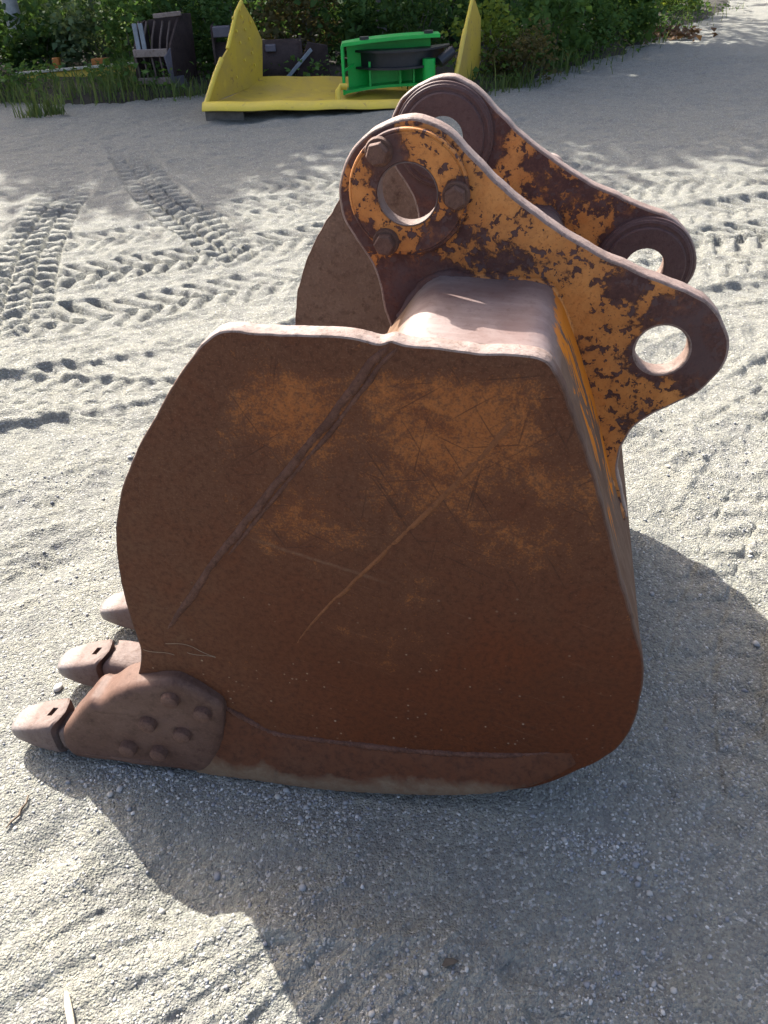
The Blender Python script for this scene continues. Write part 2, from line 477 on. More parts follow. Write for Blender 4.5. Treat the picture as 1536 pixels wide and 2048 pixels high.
class MB:
    """collects boxes / tubes / lathes into one mesh"""
    def __init__(s):
        s.v, s.f = [], []
    def add(s, v, f):
        n = len(s.v)
        s.v += [tuple(map(float, q)) for q in v]
        s.f += [tuple(i + n for i in q) for q in f]
        return s
    def hexa(s, p):
        """8 corners: bottom 4 then top 4"""
        return s.add(p, [(0, 3, 2, 1), (4, 5, 6, 7), (0, 1, 5, 4), (1, 2, 6, 5), (2, 3, 7, 6), (3, 0, 4, 7)])
    def box(s, a, b):
        (x0, y0, z0), (x1, y1, z1) = a, b
        return s.hexa([(x0, y0, z0), (x1, y0, z0), (x1, y1, z0), (x0, y1, z0), (x0, y0, z1), (x1, y0, z1), (x1, y1, z1), (x0, y1, z1)])
    def bar(s, p, q, wx, wz, upv=(0, 0, 1)):
        p, q, upv = Vector(p), Vector(q), Vector(upv)
        d = (q - p).normalized()
        a = d.cross(upv).normalized() * wx / 2
        b = a.cross(d).normalized() * wz / 2
        return s.hexa([p - a - b, p + a - b, q + a - b, q - a - b, p - a + b, p + a + b, q + a + b, q - a + b])
    def tube(s, pts, rad, seg=8, cap=True):
        pts = [Vector(p) for p in pts]
        rad = rad if isinstance(rad, (list, tuple)) else [rad] * len(pts)
        n0 = len(s.v)
        ref = Vector((0.31, 0.17, 0.93))
        for i, p in enumerate(pts):
            d = (pts[min(i + 1, len(pts) - 1)] - pts[max(i - 1, 0)]).normalized()
            a = d.cross(ref).normalized()
            b = d.cross(a)
            for k in range(seg):
                t = 2 * math.pi * k / seg
                s.v.append(tuple(p + (a * math.cos(t) + b * math.sin(t)) * rad[i]))
        for i in range(len(pts) - 1):
            for k in range(seg):
                k2 = (k + 1) % seg
                s.f.append((n0 + i * seg + k, n0 + i * seg + k2, n0 + (i + 1) * seg + k2, n0 + (i + 1) * seg + k))
        if cap:
            s.f.append(tuple(n0 + k for k in range(seg))[::-1])
            s.f.append(tuple(n0 + (len(pts) - 1) * seg + k for k in range(seg)))
        return s
    def lathe_y(s, cx, cz, prof, seg=64, closed=True):
        """revolve (radius, y) profile about the Y axis through (cx, cz)"""
        n0 = len(s.v)
        m = len(prof)
        for k in range(seg):
            t = 2 * math.pi * k / seg
            for r, y in prof:
                s.v.append((cx + r * math.cos(t), y, cz + r * math.sin(t)))
        for k in range(seg):
            k2 = (k + 1) % seg
            for i in range(m if closed else m - 1):
                j = (i + 1) % m
                s.f.append((n0 + k * m + i, n0 + k * m + j, n0 + k2 * m + j, n0 + k2 * m + i))
        return s
    def build(s, name, mat, parent=None, smooth=35, bevel=0.0):
        o = build(name, s.v, s.f, mat, parent, smooth)
        if bevel:
            b = o.modifiers.new('bevel', 'BEVEL')
            b.width = bevel
            b.segments = 2
            b.limit_method = 'ANGLE'
            b.angle_limit = R(40)
        return o

def spline(pts, step, closed=False):
    """Catmull-Rom through the points, resampled to about `step`"""
    P = np.array(pts, float)
    n = len(P)
    out = []
    for i in range(n if closed else n - 1):
        if closed:
            a, b, c, d = P[i - 1], P[i], P[(i + 1) % n], P[(i + 2) % n]
        else:
            a, b, c, d = P[max(i - 1, 0)], P[i], P[i + 1], P[min(i + 2, n - 1)]
        m = max(1, int(round(np.linalg.norm(c - b) / step)))
        for k in range(m):
            t = k / m
            out.append(0.5 * (2 * b + (c - a) * t + (2 * a - 5 * b + 4 * c - d) * t * t + (3 * b - a - 3 * c + d) * t ** 3))
    if not closed:
        out.append(P[-1])
    return np.array(out)

def ccw(P):
    x, y = P[:, 0], P[:, 1]
    return P if np.sum(x * np.roll(y, -1) - np.roll(x, -1) * y) > 0 else P[::-1]

def normals2(P):
    t = np.roll(P, -1, 0) - np.roll(P, 1, 0)
    n = np.stack([t[:, 1], -t[:, 0]], 1)
    return n / (np.linalg.norm(n, axis=1, keepdims=True) + 1e-9)

def slab(name, outer, holes, y0, y1, bevel, mats, parent, rough=0.0, steps=3, seed=0):
    """plate in the X-Z plane between y0 and y1 with rounded edges; holes cut through"""
    rg = np.random.default_rng(seed)
    loops = [ccw(np.array(outer, float))] + [ccw(np.array(h, float))[::-1] for h in holes]
    if rough:
        q = loops[0]
        k = rg.normal(size=len(q))
        k = np.convolve(np.r_[k[-2:], k, k[:2]], [0.15, 0.2, 0.3, 0.2, 0.15], 'valid') * rough * 1.8
        loops[0] = q + normals2(q) * k[:, None]
    lay = []
    for i in range(steps + 1):
        a = (math.pi / 2) * i / steps
        lay.append((y0 + bevel * (1 - math.sin(a)), -bevel * (1 - math.cos(a))))
    lay = lay[::-1] if False else lay
    # front (y0): inset by bevel, opens to full outline
    front = [(y0 + bevel * (1 - math.cos(math.pi / 2 * i / steps)), bevel * (1 - math.sin(math.pi / 2 * i / steps))) for i in range(steps + 1)]
    back = [(y1 - (y - y0), ins) for (y, ins) in front][::-1]
    lay = front + back
    V, Fc, fm = [], [], []
    starts = []
    for L in loops:
        n2 = normals2(L)
        st = []
        for (y, ins) in lay:
            st.append(len(V))
            Q = L - n2 * ins
            V += [(p[0], y, p[1]) for p in Q]
        starts.append(st)
        m = len(L)
        for a, b in zip(st[:-1], st[1:]):
            for i in range(m):
                j = (i + 1) % m
                Fc.append((a + i, a + j, b + j, b + i))
                fm.append(1 if len(mats) > 1 else 0)
    for li, flip in ((0, False), (len(lay) - 1, True)):
        idx, polys = [], []
        for L, st in zip(loops, starts):
            ids = list(range(st[li], st[li] + len(L)))
            idx += ids
            polys.append([Vector((V[i][0], V[i][2], 0)) for i in ids])
        for tri in tessellate_polygon(polys):
            Fc.append(tuple(idx[k] for k in (tri if flip else tri[::-1])))
            fm.append(0)
    return build(name, V, Fc, mats, parent, 30, fm)

def circle(cx, cz, r, n=72):
    return [(cx + r * math.cos(2 * math.pi * k / n), cz + r * math.sin(2 * math.pi * k / n)) for k in range(n)]

def bead(name, path, y, width, height, mat, parent, seed=0, wob=0.25, step=0.004, thin=1.0):
    """weld bead lying on a face at depth y that looks towards -Y"""
    rg = np.random.default_rng(seed)
    P = spline(path, step)
    n = len(P)
    t = np.gradient(P, axis=0)
    t /= np.linalg.norm(t, axis=1, keepdims=True)
    nn = np.stack([-t[:, 1], t[:, 0]], 1)
    s = np.linspace(0, 1, n)
    taper = np.clip(np.minimum(s / 0.05, (1 - s) / 0.12), 0.02, 1) ** 0.5
    wv = np.convolve(rg.normal(size=n + 8), np.ones(9) / 9, 'valid') * 2.2
    V, Fc = [], []
    K = 7
    for i in range(n):
        ww = width * taper[i] * (1 + wob * wv[i] * 0.5) * (1 + (thin - 1) * s[i])
        hh = height * taper[i] * (1 + wob * wv[i] + wob * 0.6 * math.sin(i * 1.7))
        for k in range(K):
            a = math.pi * k / (K - 1)
            off = nn[i] * (math.cos(a) * ww / 2 + wv[i] * width * 0.1)
            V.append((P[i, 0] + off[0], y - math.sin(a) * max(hh, 0.001) + 0.001, P[i, 1] + off[1]))
    for i in range(n - 1):
        for k in range(K - 1):
            Fc.append((i * K + k, i * K + k + 1, (i + 1) * K + k + 1, (i + 1) * K + k))
    return build(name, V, Fc, mat, parent, 60)

# ------------------------------------------------------------------ ground relief
BP = np.array([0.231, 1.009])                       # bucket origin on the ground
BYAW = R(12.5)
BL = np.array([math.sin(BYAW), math.cos(BYAW)])     # bucket width axis
BU = np.array([math.cos(BYAW), -math.sin(BYAW)])    # bucket length axis

_LAT = np.random.default_rng(11).random((256, 256)).astype(np.float32)
def vnoise(x, y, f, s=0):
    x = x * f + 37.7 * s
    y = y * f + 91.3 * s
    xi, yi = np.floor(x), np.floor(y)
    fx, fy = x - xi, y - yi
    fx = fx * fx * (3 - 2 * fx)
    fy = fy * fy * (3 - 2 * fy)
    xi, yi = xi.astype(np.int64), yi.astype(np.int64)
    a = _LAT[xi & 255, yi & 255]; b = _LAT[(xi + 1) & 255, yi & 255]
    c = _LAT[xi & 255, (yi + 1) & 255]; d = _LAT[(xi + 1) & 255, (yi + 1) & 255]
    return (a * (1 - fx) + b * fx) * (1 - fy) + (c * (1 - fx) + d * fx) * fy - 0.5

# wheel tracks: (centre line, width, lug pitch, depth, lug style, wear seed)
TRACKS = [
    ([(-3.6, 1.9), (-2.4, 2.35), (-1.2, 2.75), (-0.3, 3.1), (0.7, 3.5), (2.0, 3.85), (3.6, 4.0)], 0.40, 0.120, 0.009, 1),
    ([(-3.6, 2.5), (-2.4, 2.95), (-1.2, 3.3), (-0.3, 3.65), (0.7, 4.05), (2.0, 4.4), (3.6, 4.55)], 0.40, 0.120, 0.017, 1),
    ([(-4.2, 4.1), (-2.6, 4.5), (-1.4, 4.9), (-0.3, 5.35), (1.2, 5.85), (3.0, 6.2), (5.5, 6.4)], 0.42, 0.140, 0.028, 1),
    ([(-4.0, 3.4), (-2.2, 3.85), (-1.2, 4.2), (-0.3, 4.6), (1.0, 5.1), (2.6, 5.5), (4.8, 5.8)], 0.42, 0.140, 0.028, 1),
    ([(-1.6, 6.3), (-0.5, 6.75), (0.8, 6.95), (2.6, 7.0)], 0.42, 0.14, 0.026, 1),
    ([(-2.2, 5.6), (-1.0, 6.05), (0.3, 6.35), (2.2, 6.6)], 0.40, 0.14, 0.024, 1),
    ([(-3.4, 3.3), (-2.0, 3.2), (-0.9, 3.05), (0.2, 3.0)], 0.34, 0.11, 0.013, 0),
    ([(-3.6, 4.9), (-2.2, 5.3), (-0.9, 5.75), (0.6, 6.1)], 0.38, 0.12, 0.016, 1),
    ([(1.2, 3.4), (2.2, 3.7), (3.4, 3.8)], 0.38, 0.12, 0.014, 1),
    ([(1.3, 6.3), (2.4, 6.3), (4.2, 6.1)], 0.42, 0.13, 0.018, 1),
    ([(1.0, 2.3), (1.7, 2.9), (2.6, 3.5), (4.2, 4.2)], 0.42, 0.15, 0.022, 0),
    ([(1.1, 4.5), (2.2, 4.85), (3.2, 5.0), (4.6, 5.05)], 0.46, 0.16, 0.032, 1),
    ([(-2.75, 9.3), (-2.35, 8.3), (-2.02, 7.4), (-1.65, 6.45), (-1.2, 5.6), (-0.6, 4.7), (0.2, 3.9)], 0.40, 0.130, 0.026, 0),
    ([(-1.55, 3.0), (-1.84, 3.7), (-2.15, 4.7), (-2.35, 5.6), (-2.48, 6.6), (-2.54, 7.7)], 0.42, 0.135, 0.030, 0),
    ([(-1.3, 0.95), (-0.8, 0.72), (-0.3, 0.58), (0.3, 0.50)], 0.34, 0.120, 0.013, 2),
    ([(1.6, 2.6), (1.05, 1.85), (0.78, 1.35), (0.66, 0.9), (0.6, 0.4)], 0.36, 0.120, 0.013, 0),
    ([(0.1, 0.95), (0.3, 0.75), (0.42, 0.5), (0.45, 0.3)], 0.30, 0.11, 0.014, 2),
]
# hollows and humps: (x, y, radius, height)
DENTS = [(-0.47, 0.86, 0.16, -0.060), (-0.30, 0.76, 0.07, 0.022), (-0.78, 0.965, 0.06, -0.030), (-0.70, 0.90, 0.05, 0.016),
         (0.30, 1.10, 0.20, 0.034), (0.42, 1.32, 0.22, 0.030), (0.60, 1.12, 0.10, 0.020), (0.75, 1.5, 0.12, 0.02),
         (-1.35, 1.55, 0.09, -0.04), (-1.22, 1.62, 0.07, 0.03), (-1.08, 1.95, 0.08, -0.025), (1.02, 1.75, 0.10, 0.02), (0.98, 2.05, 0.09, -0.025)]
for _ in range(120):
    a = RNG.uniform(-0.75, 0.75); r = RNG.uniform(0.9, 6.5) 
    DENTS.append((r * math.sin(a), r * math.cos(a), RNG.uniform(0.03, 0.10) * (0.7 + 0.15 * r), RNG.uniform(-0.020, 0.016)))

def sstep(a, b, x):
    t = np.clip((x - a) / (b - a), 0, 1)
    return t * t * (3 - 2 * t)

def height(x, y):
    x = np.asarray(x, np.float64); y = np.asarray(y, np.float64)
    r = np.hypot(x, y)
    h = 0.05 * vnoise(x, y, 0.35, 1) + 0.045 * vnoise(x, y, 1.1, 2) + 0.022 * vnoise(x, y, 3.1, 3)
    rx, ry = x * 0.83 + y * 0.55, -x * 0.55 + y * 0.83
    h += 0.022 * vnoise(rx * 0.6, ry, 9.0, 4) + 0.030 * (0.22 - np.abs(vnoise(rx * 0.7, ry, 13.0, 8))) + 0.018 * (0.2 - np.abs(vnoise(rx * 0.8, ry, 27.0, 5)))
    h += 0.0085 * vnoise(x, y, 48, 6) + 0.0050 * vnoise(x, y, 105, 7) * (r < 6)
    bl = (x - BP[0]) * BL[0] + (y - BP[1]) * BL[1]
    bu = (x - BP[0]) * BU[0] + (y - BP[1]) * BU[1]
    flat = sstep(0.5, 0.0, np.hypot(np.maximum(np.abs(bl - 0.64) - 0.68, 0), np.maximum(np.abs(bu + 0.5) - 0.75, 0)))
    h *= 1 - 0.8 * flat
    for (cx, cy, rad, dz) in DENTS:
        q = ((x - cx) ** 2 + (y - cy) ** 2) / rad ** 2
        m = q < 9
        h[m] += dz * np.exp(-q[m]) * (1 - 0.7 * (flat[m] if abs(dz) < 0.0201 else 0))
    # tracks
    for ti, (pts, wd, pitch, dep, style) in enumerate(TRACKS):
        P = spline(pts, 0.12)
        lo, hi = P.min(0) - wd, P.max(0) + wd
        idx = np.nonzero((x > lo[0]) & (x < hi[0]) & (y > lo[1]) & (y < hi[1]))[0]
        if len(idx) == 0:
            continue
        X, Y = x[idx], y[idx]
        best = np.full(len(idx), 1e9); sv = np.zeros(len(idx)); lv = np.zeros(len(idx))
        s0 = 0.0
        for a, b in zip(P[:-1], P[1:]):
            d = b - a; L = math.hypot(*d); d = d / L
            t = np.clip((X - a[0]) * d[0] + (Y - a[1]) * d[1], 0, L)
            ex, ey = X - a[0] - d[0] * t, Y - a[1] - d[1] * t
            dd = ex * ex + ey * ey
            m = dd < best
            best[m] = dd[m]; sv[m] = s0 + t[m]; lv[m] = (d[0] * ey - d[1] * ex)[m]
            s0 += L
        v = lv / (wd / 2)
        sv = sv + 0.02 * vnoise(X, Y, 6, 20 + ti)
        inside = sstep(1.06, 0.92, np.abs(v))
        berm = np.exp(-((np.abs(v) - 1.12) / 0.13) ** 2) * 0.012
        if style == 0:      # rows of curved bars, three blocks across
            ph = sv / pitch + 0.35 * np.sin(v * 2.6) + 0.12 * np.round(v * 1.45)
            blocks = np.abs(((v * 1.5 + 10.5) % 1) - 0.5) < 0.44
        elif style == 1:    # slanted lugs meeting off-centre
            ph = sv / pitch + 0.95 * np.abs(v + 0.08) + 0.5 * (v > -0.08)
            blocks = np.abs(v + 0.08) > 0.06
        else:
            ph = sv / pitch - 1.3 * v + 0.5 * vnoise(X, Y, 5.0, 33)
            blocks = np.ones_like(v, bool)
        fr = ph % 1.0
        bar = sstep(0.0, 0.12, fr) * sstep(0.72, 0.52, fr)
        wear = np.clip((0.95 if style == 0 else 0.75) + 1.2 * vnoise(X, Y, 0.9, 40 + ti) + 0.8 * vnoise(X, Y, 4.0, 60 + ti), 0.15, 1.0)
        bar = np.clip(bar + (0.45 if style == 0 else 0.8) * vnoise(X, Y, 18, 80 + ti) * wear, 0, 1.1)
        dep = dep * (0.85 + 0.35 * sstep(3.0, 5.0, Y))
        dz = -dep * 0.35 * inside + (dep * 1.15 * (bar * blocks - 0.5)) * inside * wear + berm * wear
        keep = 1 - flat[idx]
        ends = sstep(0.0, min(2.2, s0 * 0.4), sv) * sstep(s0, s0 - min(1.6, s0 * 0.3), sv)
        old = h[idx]
        h[idx] = old * (1 - 0.55 * inside * keep * ends) + dz * keep * ends
    return h

def make_ground():
    # angles measured from +Y, dense ahead
    fr = np.arange(-0.66, 0.66, 0.0026)
    side = np.linspace(0.66, math.pi, 70) 
    ang = np.r_[-side[::-1][:-1], fr, side][:-1]
    rad = [0.05, 0.15, 0.25, 0.33]
    r = 0.40
    while r < 14:
        rad.append(r); r *= 1.0031
    while r < 500:
        rad.append(r); r *= 1.05
    rad = np.array(rad)
    A, Rr = np.meshgrid(ang, rad)
    X, Y = Rr * np.sin(A), Rr * np.cos(A)
    Z = height(X.ravel(), Y.ravel()).reshape(X.shape)
    far = sstep(14, 60, Rr)
    Z = Z * (1 - far) - 0.02 * far
    nR, nA = X.shape
    V = np.stack([X.ravel(), Y.ravel(), Z.ravel()], 1)
    i = np.arange(nR - 1)[:, None] * nA
    j = np.arange(nA)[None, :]
    j2 = (j + 1) % nA
    Fq = np.stack([i + j, i + j2, i + nA + j2, i + nA + j], -1).reshape(-1, 4)[:, ::-1]
    o = fast_mesh('ground', V, Fq, MT['ground'], smooth=True)
    tag(o, 'pale grey sand and gravel yard printed with tyre tracks', kind='structure')
make_ground()

# ------------------------------------------------------------------ the bucket
WID = 1.28
EAR0, EART = 0.31, 0.042
EAR1 = 0.31 + 0.43 + 0.018
PLATE = [(-0.251, 1.127), (-0.283, 1.132), (-0.354, 1.132), (-0.399, 1.131), (-0.459, 1.133), (-0.487, 1.126), (-0.515, 1.107), (-0.535, 1.083), (-0.552, 1.063), (-0.591, 1.014), (-0.625, 0.966), (-0.662, 0.915), (-0.696, 0.861), (-0.722, 0.813), (-0.743, 0.765), (-0.757, 0.723), (-0.766, 0.69), (-0.776, 0.637), (-0.784, 0.576), (-0.788, 0.507), (-0.788, 0.474), (-0.787, 0.435), (-0.788, 0.388), (-0.794, 0.36), (-0.808, 0.314), (-0.83, 0.26),
         (-0.87, 0.19), (-0.93, 0.11), (-0.95, 0.06), (-0.93, 0.028), (-0.80, 0.022), (-0.60, 0.020), (-0.41, 0.018), (-0.23, 0.026), (-0.09, 0.048), (0.041, 0.085), (0.103, 0.125), (0.153, 0.177), (0.185, 0.211), (0.22, 0.264), (0.24, 0.325), (0.245, 0.399), (0.242, 0.475), (0.233, 0.529), (0.218, 0.573), (0.201, 0.622), (0.176, 0.69), (0.151, 0.76), (0.139, 0.803), (0.118, 0.864), (0.101, 0.909), (0.084, 0.957), (0.067, 0.998), (0.051, 1.036), (0.036, 1.072), (0.025, 1.091), (0.013, 1.107), (-0.011, 1.116), (-0.054, 1.117), (-0.112, 1.119), (-0.171, 1.122), (-0.198, 1.124), (-0.214, 1.129), (-0.232, 1.124)]
EAR = [(-0.275, 1.005), (-0.288, 1.044), (-0.291, 1.061), (-0.295, 1.087), (-0.301, 1.114), (-0.312, 1.139), (-0.327, 1.163), (-0.343, 1.187), (-0.354, 1.206), (-0.359, 1.229), (-0.360, 1.25), (-0.356, 1.275), (-0.347, 1.302), (-0.332, 1.324), (-0.310, 1.343), (-0.279, 1.359), (-0.252, 1.368), (-0.227, 1.370), (-0.203, 1.364), (-0.178, 1.351), (-0.152, 1.330), (-0.126, 1.304), (-0.1, 1.28), (-0.074, 1.260), (-0.05, 1.242), (-0.007, 1.212), (0.038, 1.185), (0.082, 1.162), (0.126, 1.144), (0.169, 1.127), (0.213, 1.112), (0.245, 1.100), (0.273, 1.084), (0.297, 1.06), (0.315, 1.031), (0.324, 1.002), (0.323, 0.972), (0.310, 0.942), (0.288, 0.913), (0.253, 0.887), (0.218, 0.864), (0.191, 0.835), (0.178, 0.802), (0.172, 0.769), (0.174, 0.735), (0.183, 0.705), (0.192, 0.679), (0.200, 0.650), (0.209, 0.622)]
ROOT = [(0.198, 0.612), (0.176, 0.655), (0.143, 0.742), (0.112, 0.835), (0.083, 0.918), (0.058, 0.985), (0.036, 1.045), (0.016, 1.083), (-0.005, 1.102), (-0.05, 1.107), (-0.12, 1.109), (-0.165, 1.112), (-0.195, 1.108), (-0.215, 1.090), (-0.236, 1.062), (-0.258, 1.030)]
CUP = (-0.238, 1.256)
CLO = (0.213, 0.994)

bucket = empty('excavator_bucket', (BP[0], BP[1], 0), -BYAW)
tag(bucket, 'large rusty brown excavator bucket with flaking orange hinge plates, resting on its bottom', 'bucket')

plate_ol = spline(PLATE, 0.007, True)
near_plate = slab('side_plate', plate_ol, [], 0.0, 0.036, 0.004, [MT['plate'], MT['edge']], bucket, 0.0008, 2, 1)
near_plate['label'] = 'brown rusted outer side plate with worn orange paint'
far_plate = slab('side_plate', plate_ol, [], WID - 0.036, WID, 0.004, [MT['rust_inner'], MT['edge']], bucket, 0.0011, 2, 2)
far_plate['label'] = 'speckled grey-brown inside of the far side plate'

bead('weld_seam', [(-0.216, 1.125), (-0.221, 1.117), (-0.249, 1.088), (-0.282, 1.04), (-0.337, 0.964), (-0.416, 0.864), (-0.483, 0.777), (-0.556, 0.681), (-0.639, 0.561), (-0.709, 0.459)], 0.0, 0.015, 0.004, MT['weld'], near_plate, 3, 0.22)
bead('weld_seam', [(-0.206, 1.118), (-0.236, 1.084), (-0.269, 1.036), (-0.324, 0.960), (-0.403, 0.860), (-0.470, 0.773), (-0.540, 0.680)], 0.0, 0.008, 0.003, MT['weld'], near_plate, 13, 0.4)
bead('weld_seam', [(-0.029, 1.014), (-0.079, 0.934), (-0.15, 0.839), (-0.229, 0.738), (-0.308, 0.639), (-0.373, 0.553), (-0.433, 0.46)], 0.0, 0.013, 0.0022, MT['weld_thin'], near_plate, 4, 0.35, thin=0.35)

# back and bottom sheet, closed profile swept across the width
outer = spline([(-0.292, 0.985), (-0.272, 1.022), (-0.250, 1.053), (-0.228, 1.083), (-0.206, 1.106), (-0.183, 1.118), (-0.16, 1.119), (-0.112, 1.117), (-0.054, 1.115), (-0.011, 1.113), (0.010, 1.104), (0.024, 1.086), (0.036, 1.066), (0.051, 1.033), (0.084, 0.953), (0.118, 0.861), (0.151, 0.757), (0.176, 0.688), (0.201, 0.620), (0.231, 0.529), (0.240, 0.475), (0.243, 0.399), (0.238, 0.326), (0.218, 0.266), (0.183, 0.214), (0.140, 0.168), (0.095, 0.128), (0.038, 0.090), (-0.09, 0.052), (-0.23, 0.030), (-0.41, 0.022), (-0.60, 0.024), (-0.80, 0.026), (-0.90, 0.03)], 0.012)
tn = np.gradient(outer, axis=0)
tn /= np.linalg.norm(tn, axis=1, keepdims=True)
inner = outer + np.stack([tn[:, 1], -tn[:, 0]], 1) * 0.028
prof = np.vstack([outer, inner[::-1]])
ys = np.linspace(0.034, WID - 0.034, 15)
V, Fc = [], []
m = len(prof)
for k, y in enumerate(ys):
    for p in prof:
        V.append((p[0], y, p[1]))
for k in range(len(ys) - 1):
    for i in range(m):
        j = (i + 1) % m
        Fc.append((k * m + i, k * m + j, (k + 1) * m + j, (k + 1) * m + i))
shell = build('back_shell', V, Fc, MT['shell'], bucket, 40)
shell['label'] = 'bare rubbed steel back and bottom sheet'

# hinge plates
ear_ol = np.vstack([spline(EAR, 0.007), spline(ROOT, 0.012)])
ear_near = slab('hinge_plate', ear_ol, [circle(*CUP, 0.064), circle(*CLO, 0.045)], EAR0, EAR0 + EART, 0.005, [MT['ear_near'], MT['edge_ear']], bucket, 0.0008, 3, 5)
ear_near['label'] = 'near hinge plate, orange paint flaking off brown rust'
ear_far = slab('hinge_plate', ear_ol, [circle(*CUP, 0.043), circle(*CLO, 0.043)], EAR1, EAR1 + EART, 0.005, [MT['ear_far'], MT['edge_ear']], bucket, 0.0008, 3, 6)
ear_far['label'] = 'far hinge plate with purple-brown boss rings'
for pl_, y in ((ear_near, EAR0), (ear_near, EAR0 + EART), (ear_far, EAR1), (ear_far, EAR1 + EART)):
    P = spline(ROOT, 0.012)
    q = MB().tube([(p[0] + RNG.normal(0, 0.0012), y + RNG.normal(0, 0.0012), p[1] + 0.004 + RNG.normal(0, 0.0012)) for p in P], [0.011 + 0.0015 * math.sin(i * 0.9) for i in range(len(P))], 10)
    q.build('root_weld', MT['ear_near'] if pl_ is ear_near else MT['rust_purple'], pl_, 60)

# bolted cap ring on the near upper boss
cap = MB().lathe_y(*CUP, [(0.050, EAR0 + 0.012), (0.050, EAR0 - 0.014), (0.053, EAR0 - 0.017), (0.094, EAR0 - 0.017), (0.0955, EAR0 - 0.014), (0.0965, EAR0 - 0.014), (0.098, EAR0 - 0.015), (0.1005, EAR0 - 0.0135), (0.1015, EAR0 - 0.011), (0.1015, EAR0 + 0.004), (0.09, EAR0 + 0.01)], 96).build('cap_ring', MT['cap'], ear_near, 35)
MB().lathe_y(*CUP, [(0.0492, EAR0 + 0.018), (0.0492, EAR0 - 0.0168), (0.0502, EAR0 - 0.0175), (0.0512, EAR0 - 0.0168), (0.062, EAR0 + 0.010), (0.062, EAR0 + 0.018)], 72).build('bore_sleeve', MT['tooth'], ear_near, 35)
for bi, (bx, bz) in enumerate([(-0.284, 1.322), (-0.157, 1.256), (-0.277, 1.178)]):
    q = MB()
    q.lathe_y(bx, bz, [(0.0, EAR0 - 0.024), (0.0215, EAR0 - 0.024), (0.0235, EAR0 - 0.017), (0.0235, EAR0 - 0.015), (0.0, EAR0 - 0.015)], 24)
    q.build('washer', MT['rust_bolt'], ear_near, 40)
    q = MB()
    rot = bi * 0.4 + 0.2
    ring = [(0.0185, EAR0 - 0.024), (0.0185, EAR0 - 0.037), (0.0165, EAR0 - 0.041), (0.0, EAR0 - 0.0415)]
    n0 = len(q.v)
    vv, ff = [], []
    for k in range(6):
        t = rot + k * math.pi / 3
        for r_, y_ in ring[:3]:
            vv.append((bx + r_ * math.cos(t), y_, bz + r_ * math.sin(t)))
    for k in range(6):
        k2 = (k + 1) % 6
        for i in range(2):
            ff.append((k * 3 + i, k * 3 + i + 1, k2 * 3 + i + 1, k2 * 3 + i))
    ff.append(tuple(k * 3 + 2 for k in range(6)))
    q.add(vv, ff).build('hex_bolt', MT['rust_bolt'], ear_near, 25, 0.0012)

# boss rings on the inside of the far hinge plate, and on the outside of it
for (cx, cz) in (CUP, CLO):
    yb = EAR1
    MB().lathe_y(cx, cz, [(0.0425, yb + 0.004), (0.0425, yb - 0.019), (0.044, yb - 0.021), (0.084, yb - 0.021), (0.0865, yb - 0.019), (0.0875, yb - 0.015), (0.092, yb - 0.0145), (0.095, yb - 0.0155), (0.100, yb - 0.0135), (0.1015, yb - 0.010), (0.105, yb - 0.0085), (0.1065, yb + 0.002)], 96).build('boss_ring', MT['rust_purple'], ear_far, 35)
for (cx, cz) in (CUP, CLO):
    yb = EAR0 + EART
    MB().lathe_y(cx, cz, [(0.076, yb - 0.004), (0.076, yb + 0.018), (0.078, yb + 0.02), (0.097, yb + 0.02), (0.1, yb + 0.017), (0.102, yb - 0.002)], 72).build('boss_ring', MT['rust_purple'], ear_near, 35)

# wear strip along the bottom edge, corner casting with its bolts
WEAR = [(-0.711, 0.001), (-0.682, 0.0), (-0.584, 0.006), (-0.401, 0.012), (-0.223, 0.040), (-0.088, 0.072), (0.04, 0.12), (0.099, 0.16), (0.137, 0.207), (0.094, 0.222), (-0.005, 0.192), (-0.11, 0.174), (-0.219, 0.162), (-0.331, 0.160), (-0.445, 0.158), (-0.515, 0.160), (-0.569, 0.191), (-0.625, 0.230), (-0.70, 0.20), (-0.72, 0.10)]
def wear_strip():
    top = spline([(-0.66, 0.245), (-0.60, 0.212), (-0.545, 0.176), (-0.47, 0.161), (-0.331, 0.162), (-0.219, 0.166), (-0.11, 0.178), (-0.005, 0.196), (0.075, 0.222), (0.135, 0.236)], 0.01)
    bot = spline([(-0.72, 0.003), (-0.682, 0.001), (-0.584, 0.006), (-0.401, 0.012), (-0.223, 0.040), (-0.088, 0.072), (0.04, 0.12), (0.099, 0.155), (0.150, 0.204)], 0.01)
    n = 110
    V, Fc = [], []
    ys = [0.004, -0.002, -0.007, -0.014, -0.021, -0.027, -0.030, -0.028, -0.018, 0.006]
    ts = [0.0, 0.0, 0.05, 0.25, 0.50, 0.75, 0.93, 0.985, 1.0, 1.0]
    for i in range(n):
        s_ = i / (n - 1)
        a_ = top[int(s_ * (len(top) - 1))]
        b_ = bot[int(s_ * (len(bot) - 1))]
        fade = min(1.0, (1 - s_) / 0.22) ** 0.7
        for y, t_ in zip(ys, ts):
            p = a_ + (b_ - a_) * t_
            V.append((p[0], y * fade if y < 0 else y, p[1] + 0.0012 * math.sin(i * 1.9 + t_ * 7)))
    K = len(ys)
    for i in range(n - 1):
        for k in range(K - 1):
            Fc.append((i * K + k, i * K + k + 1, (i + 1) * K + k + 1, (i + 1) * K + k))
    build('wear_strip', V, Fc, MT['wear'], bucket, 50)
wear_strip()
bead('weld_seam', [(-0.625, 0.236), (-0.569, 0.196), (-0.515, 0.164), (-0.445, 0.161), (-0.331, 0.164), (-0.219, 0.168), (-0.11, 0.180), (-0.005, 0.198), (0.094, 0.228)], -0.001, 0.013, 0.006, MT['weld'], bucket, 9, 0.3)
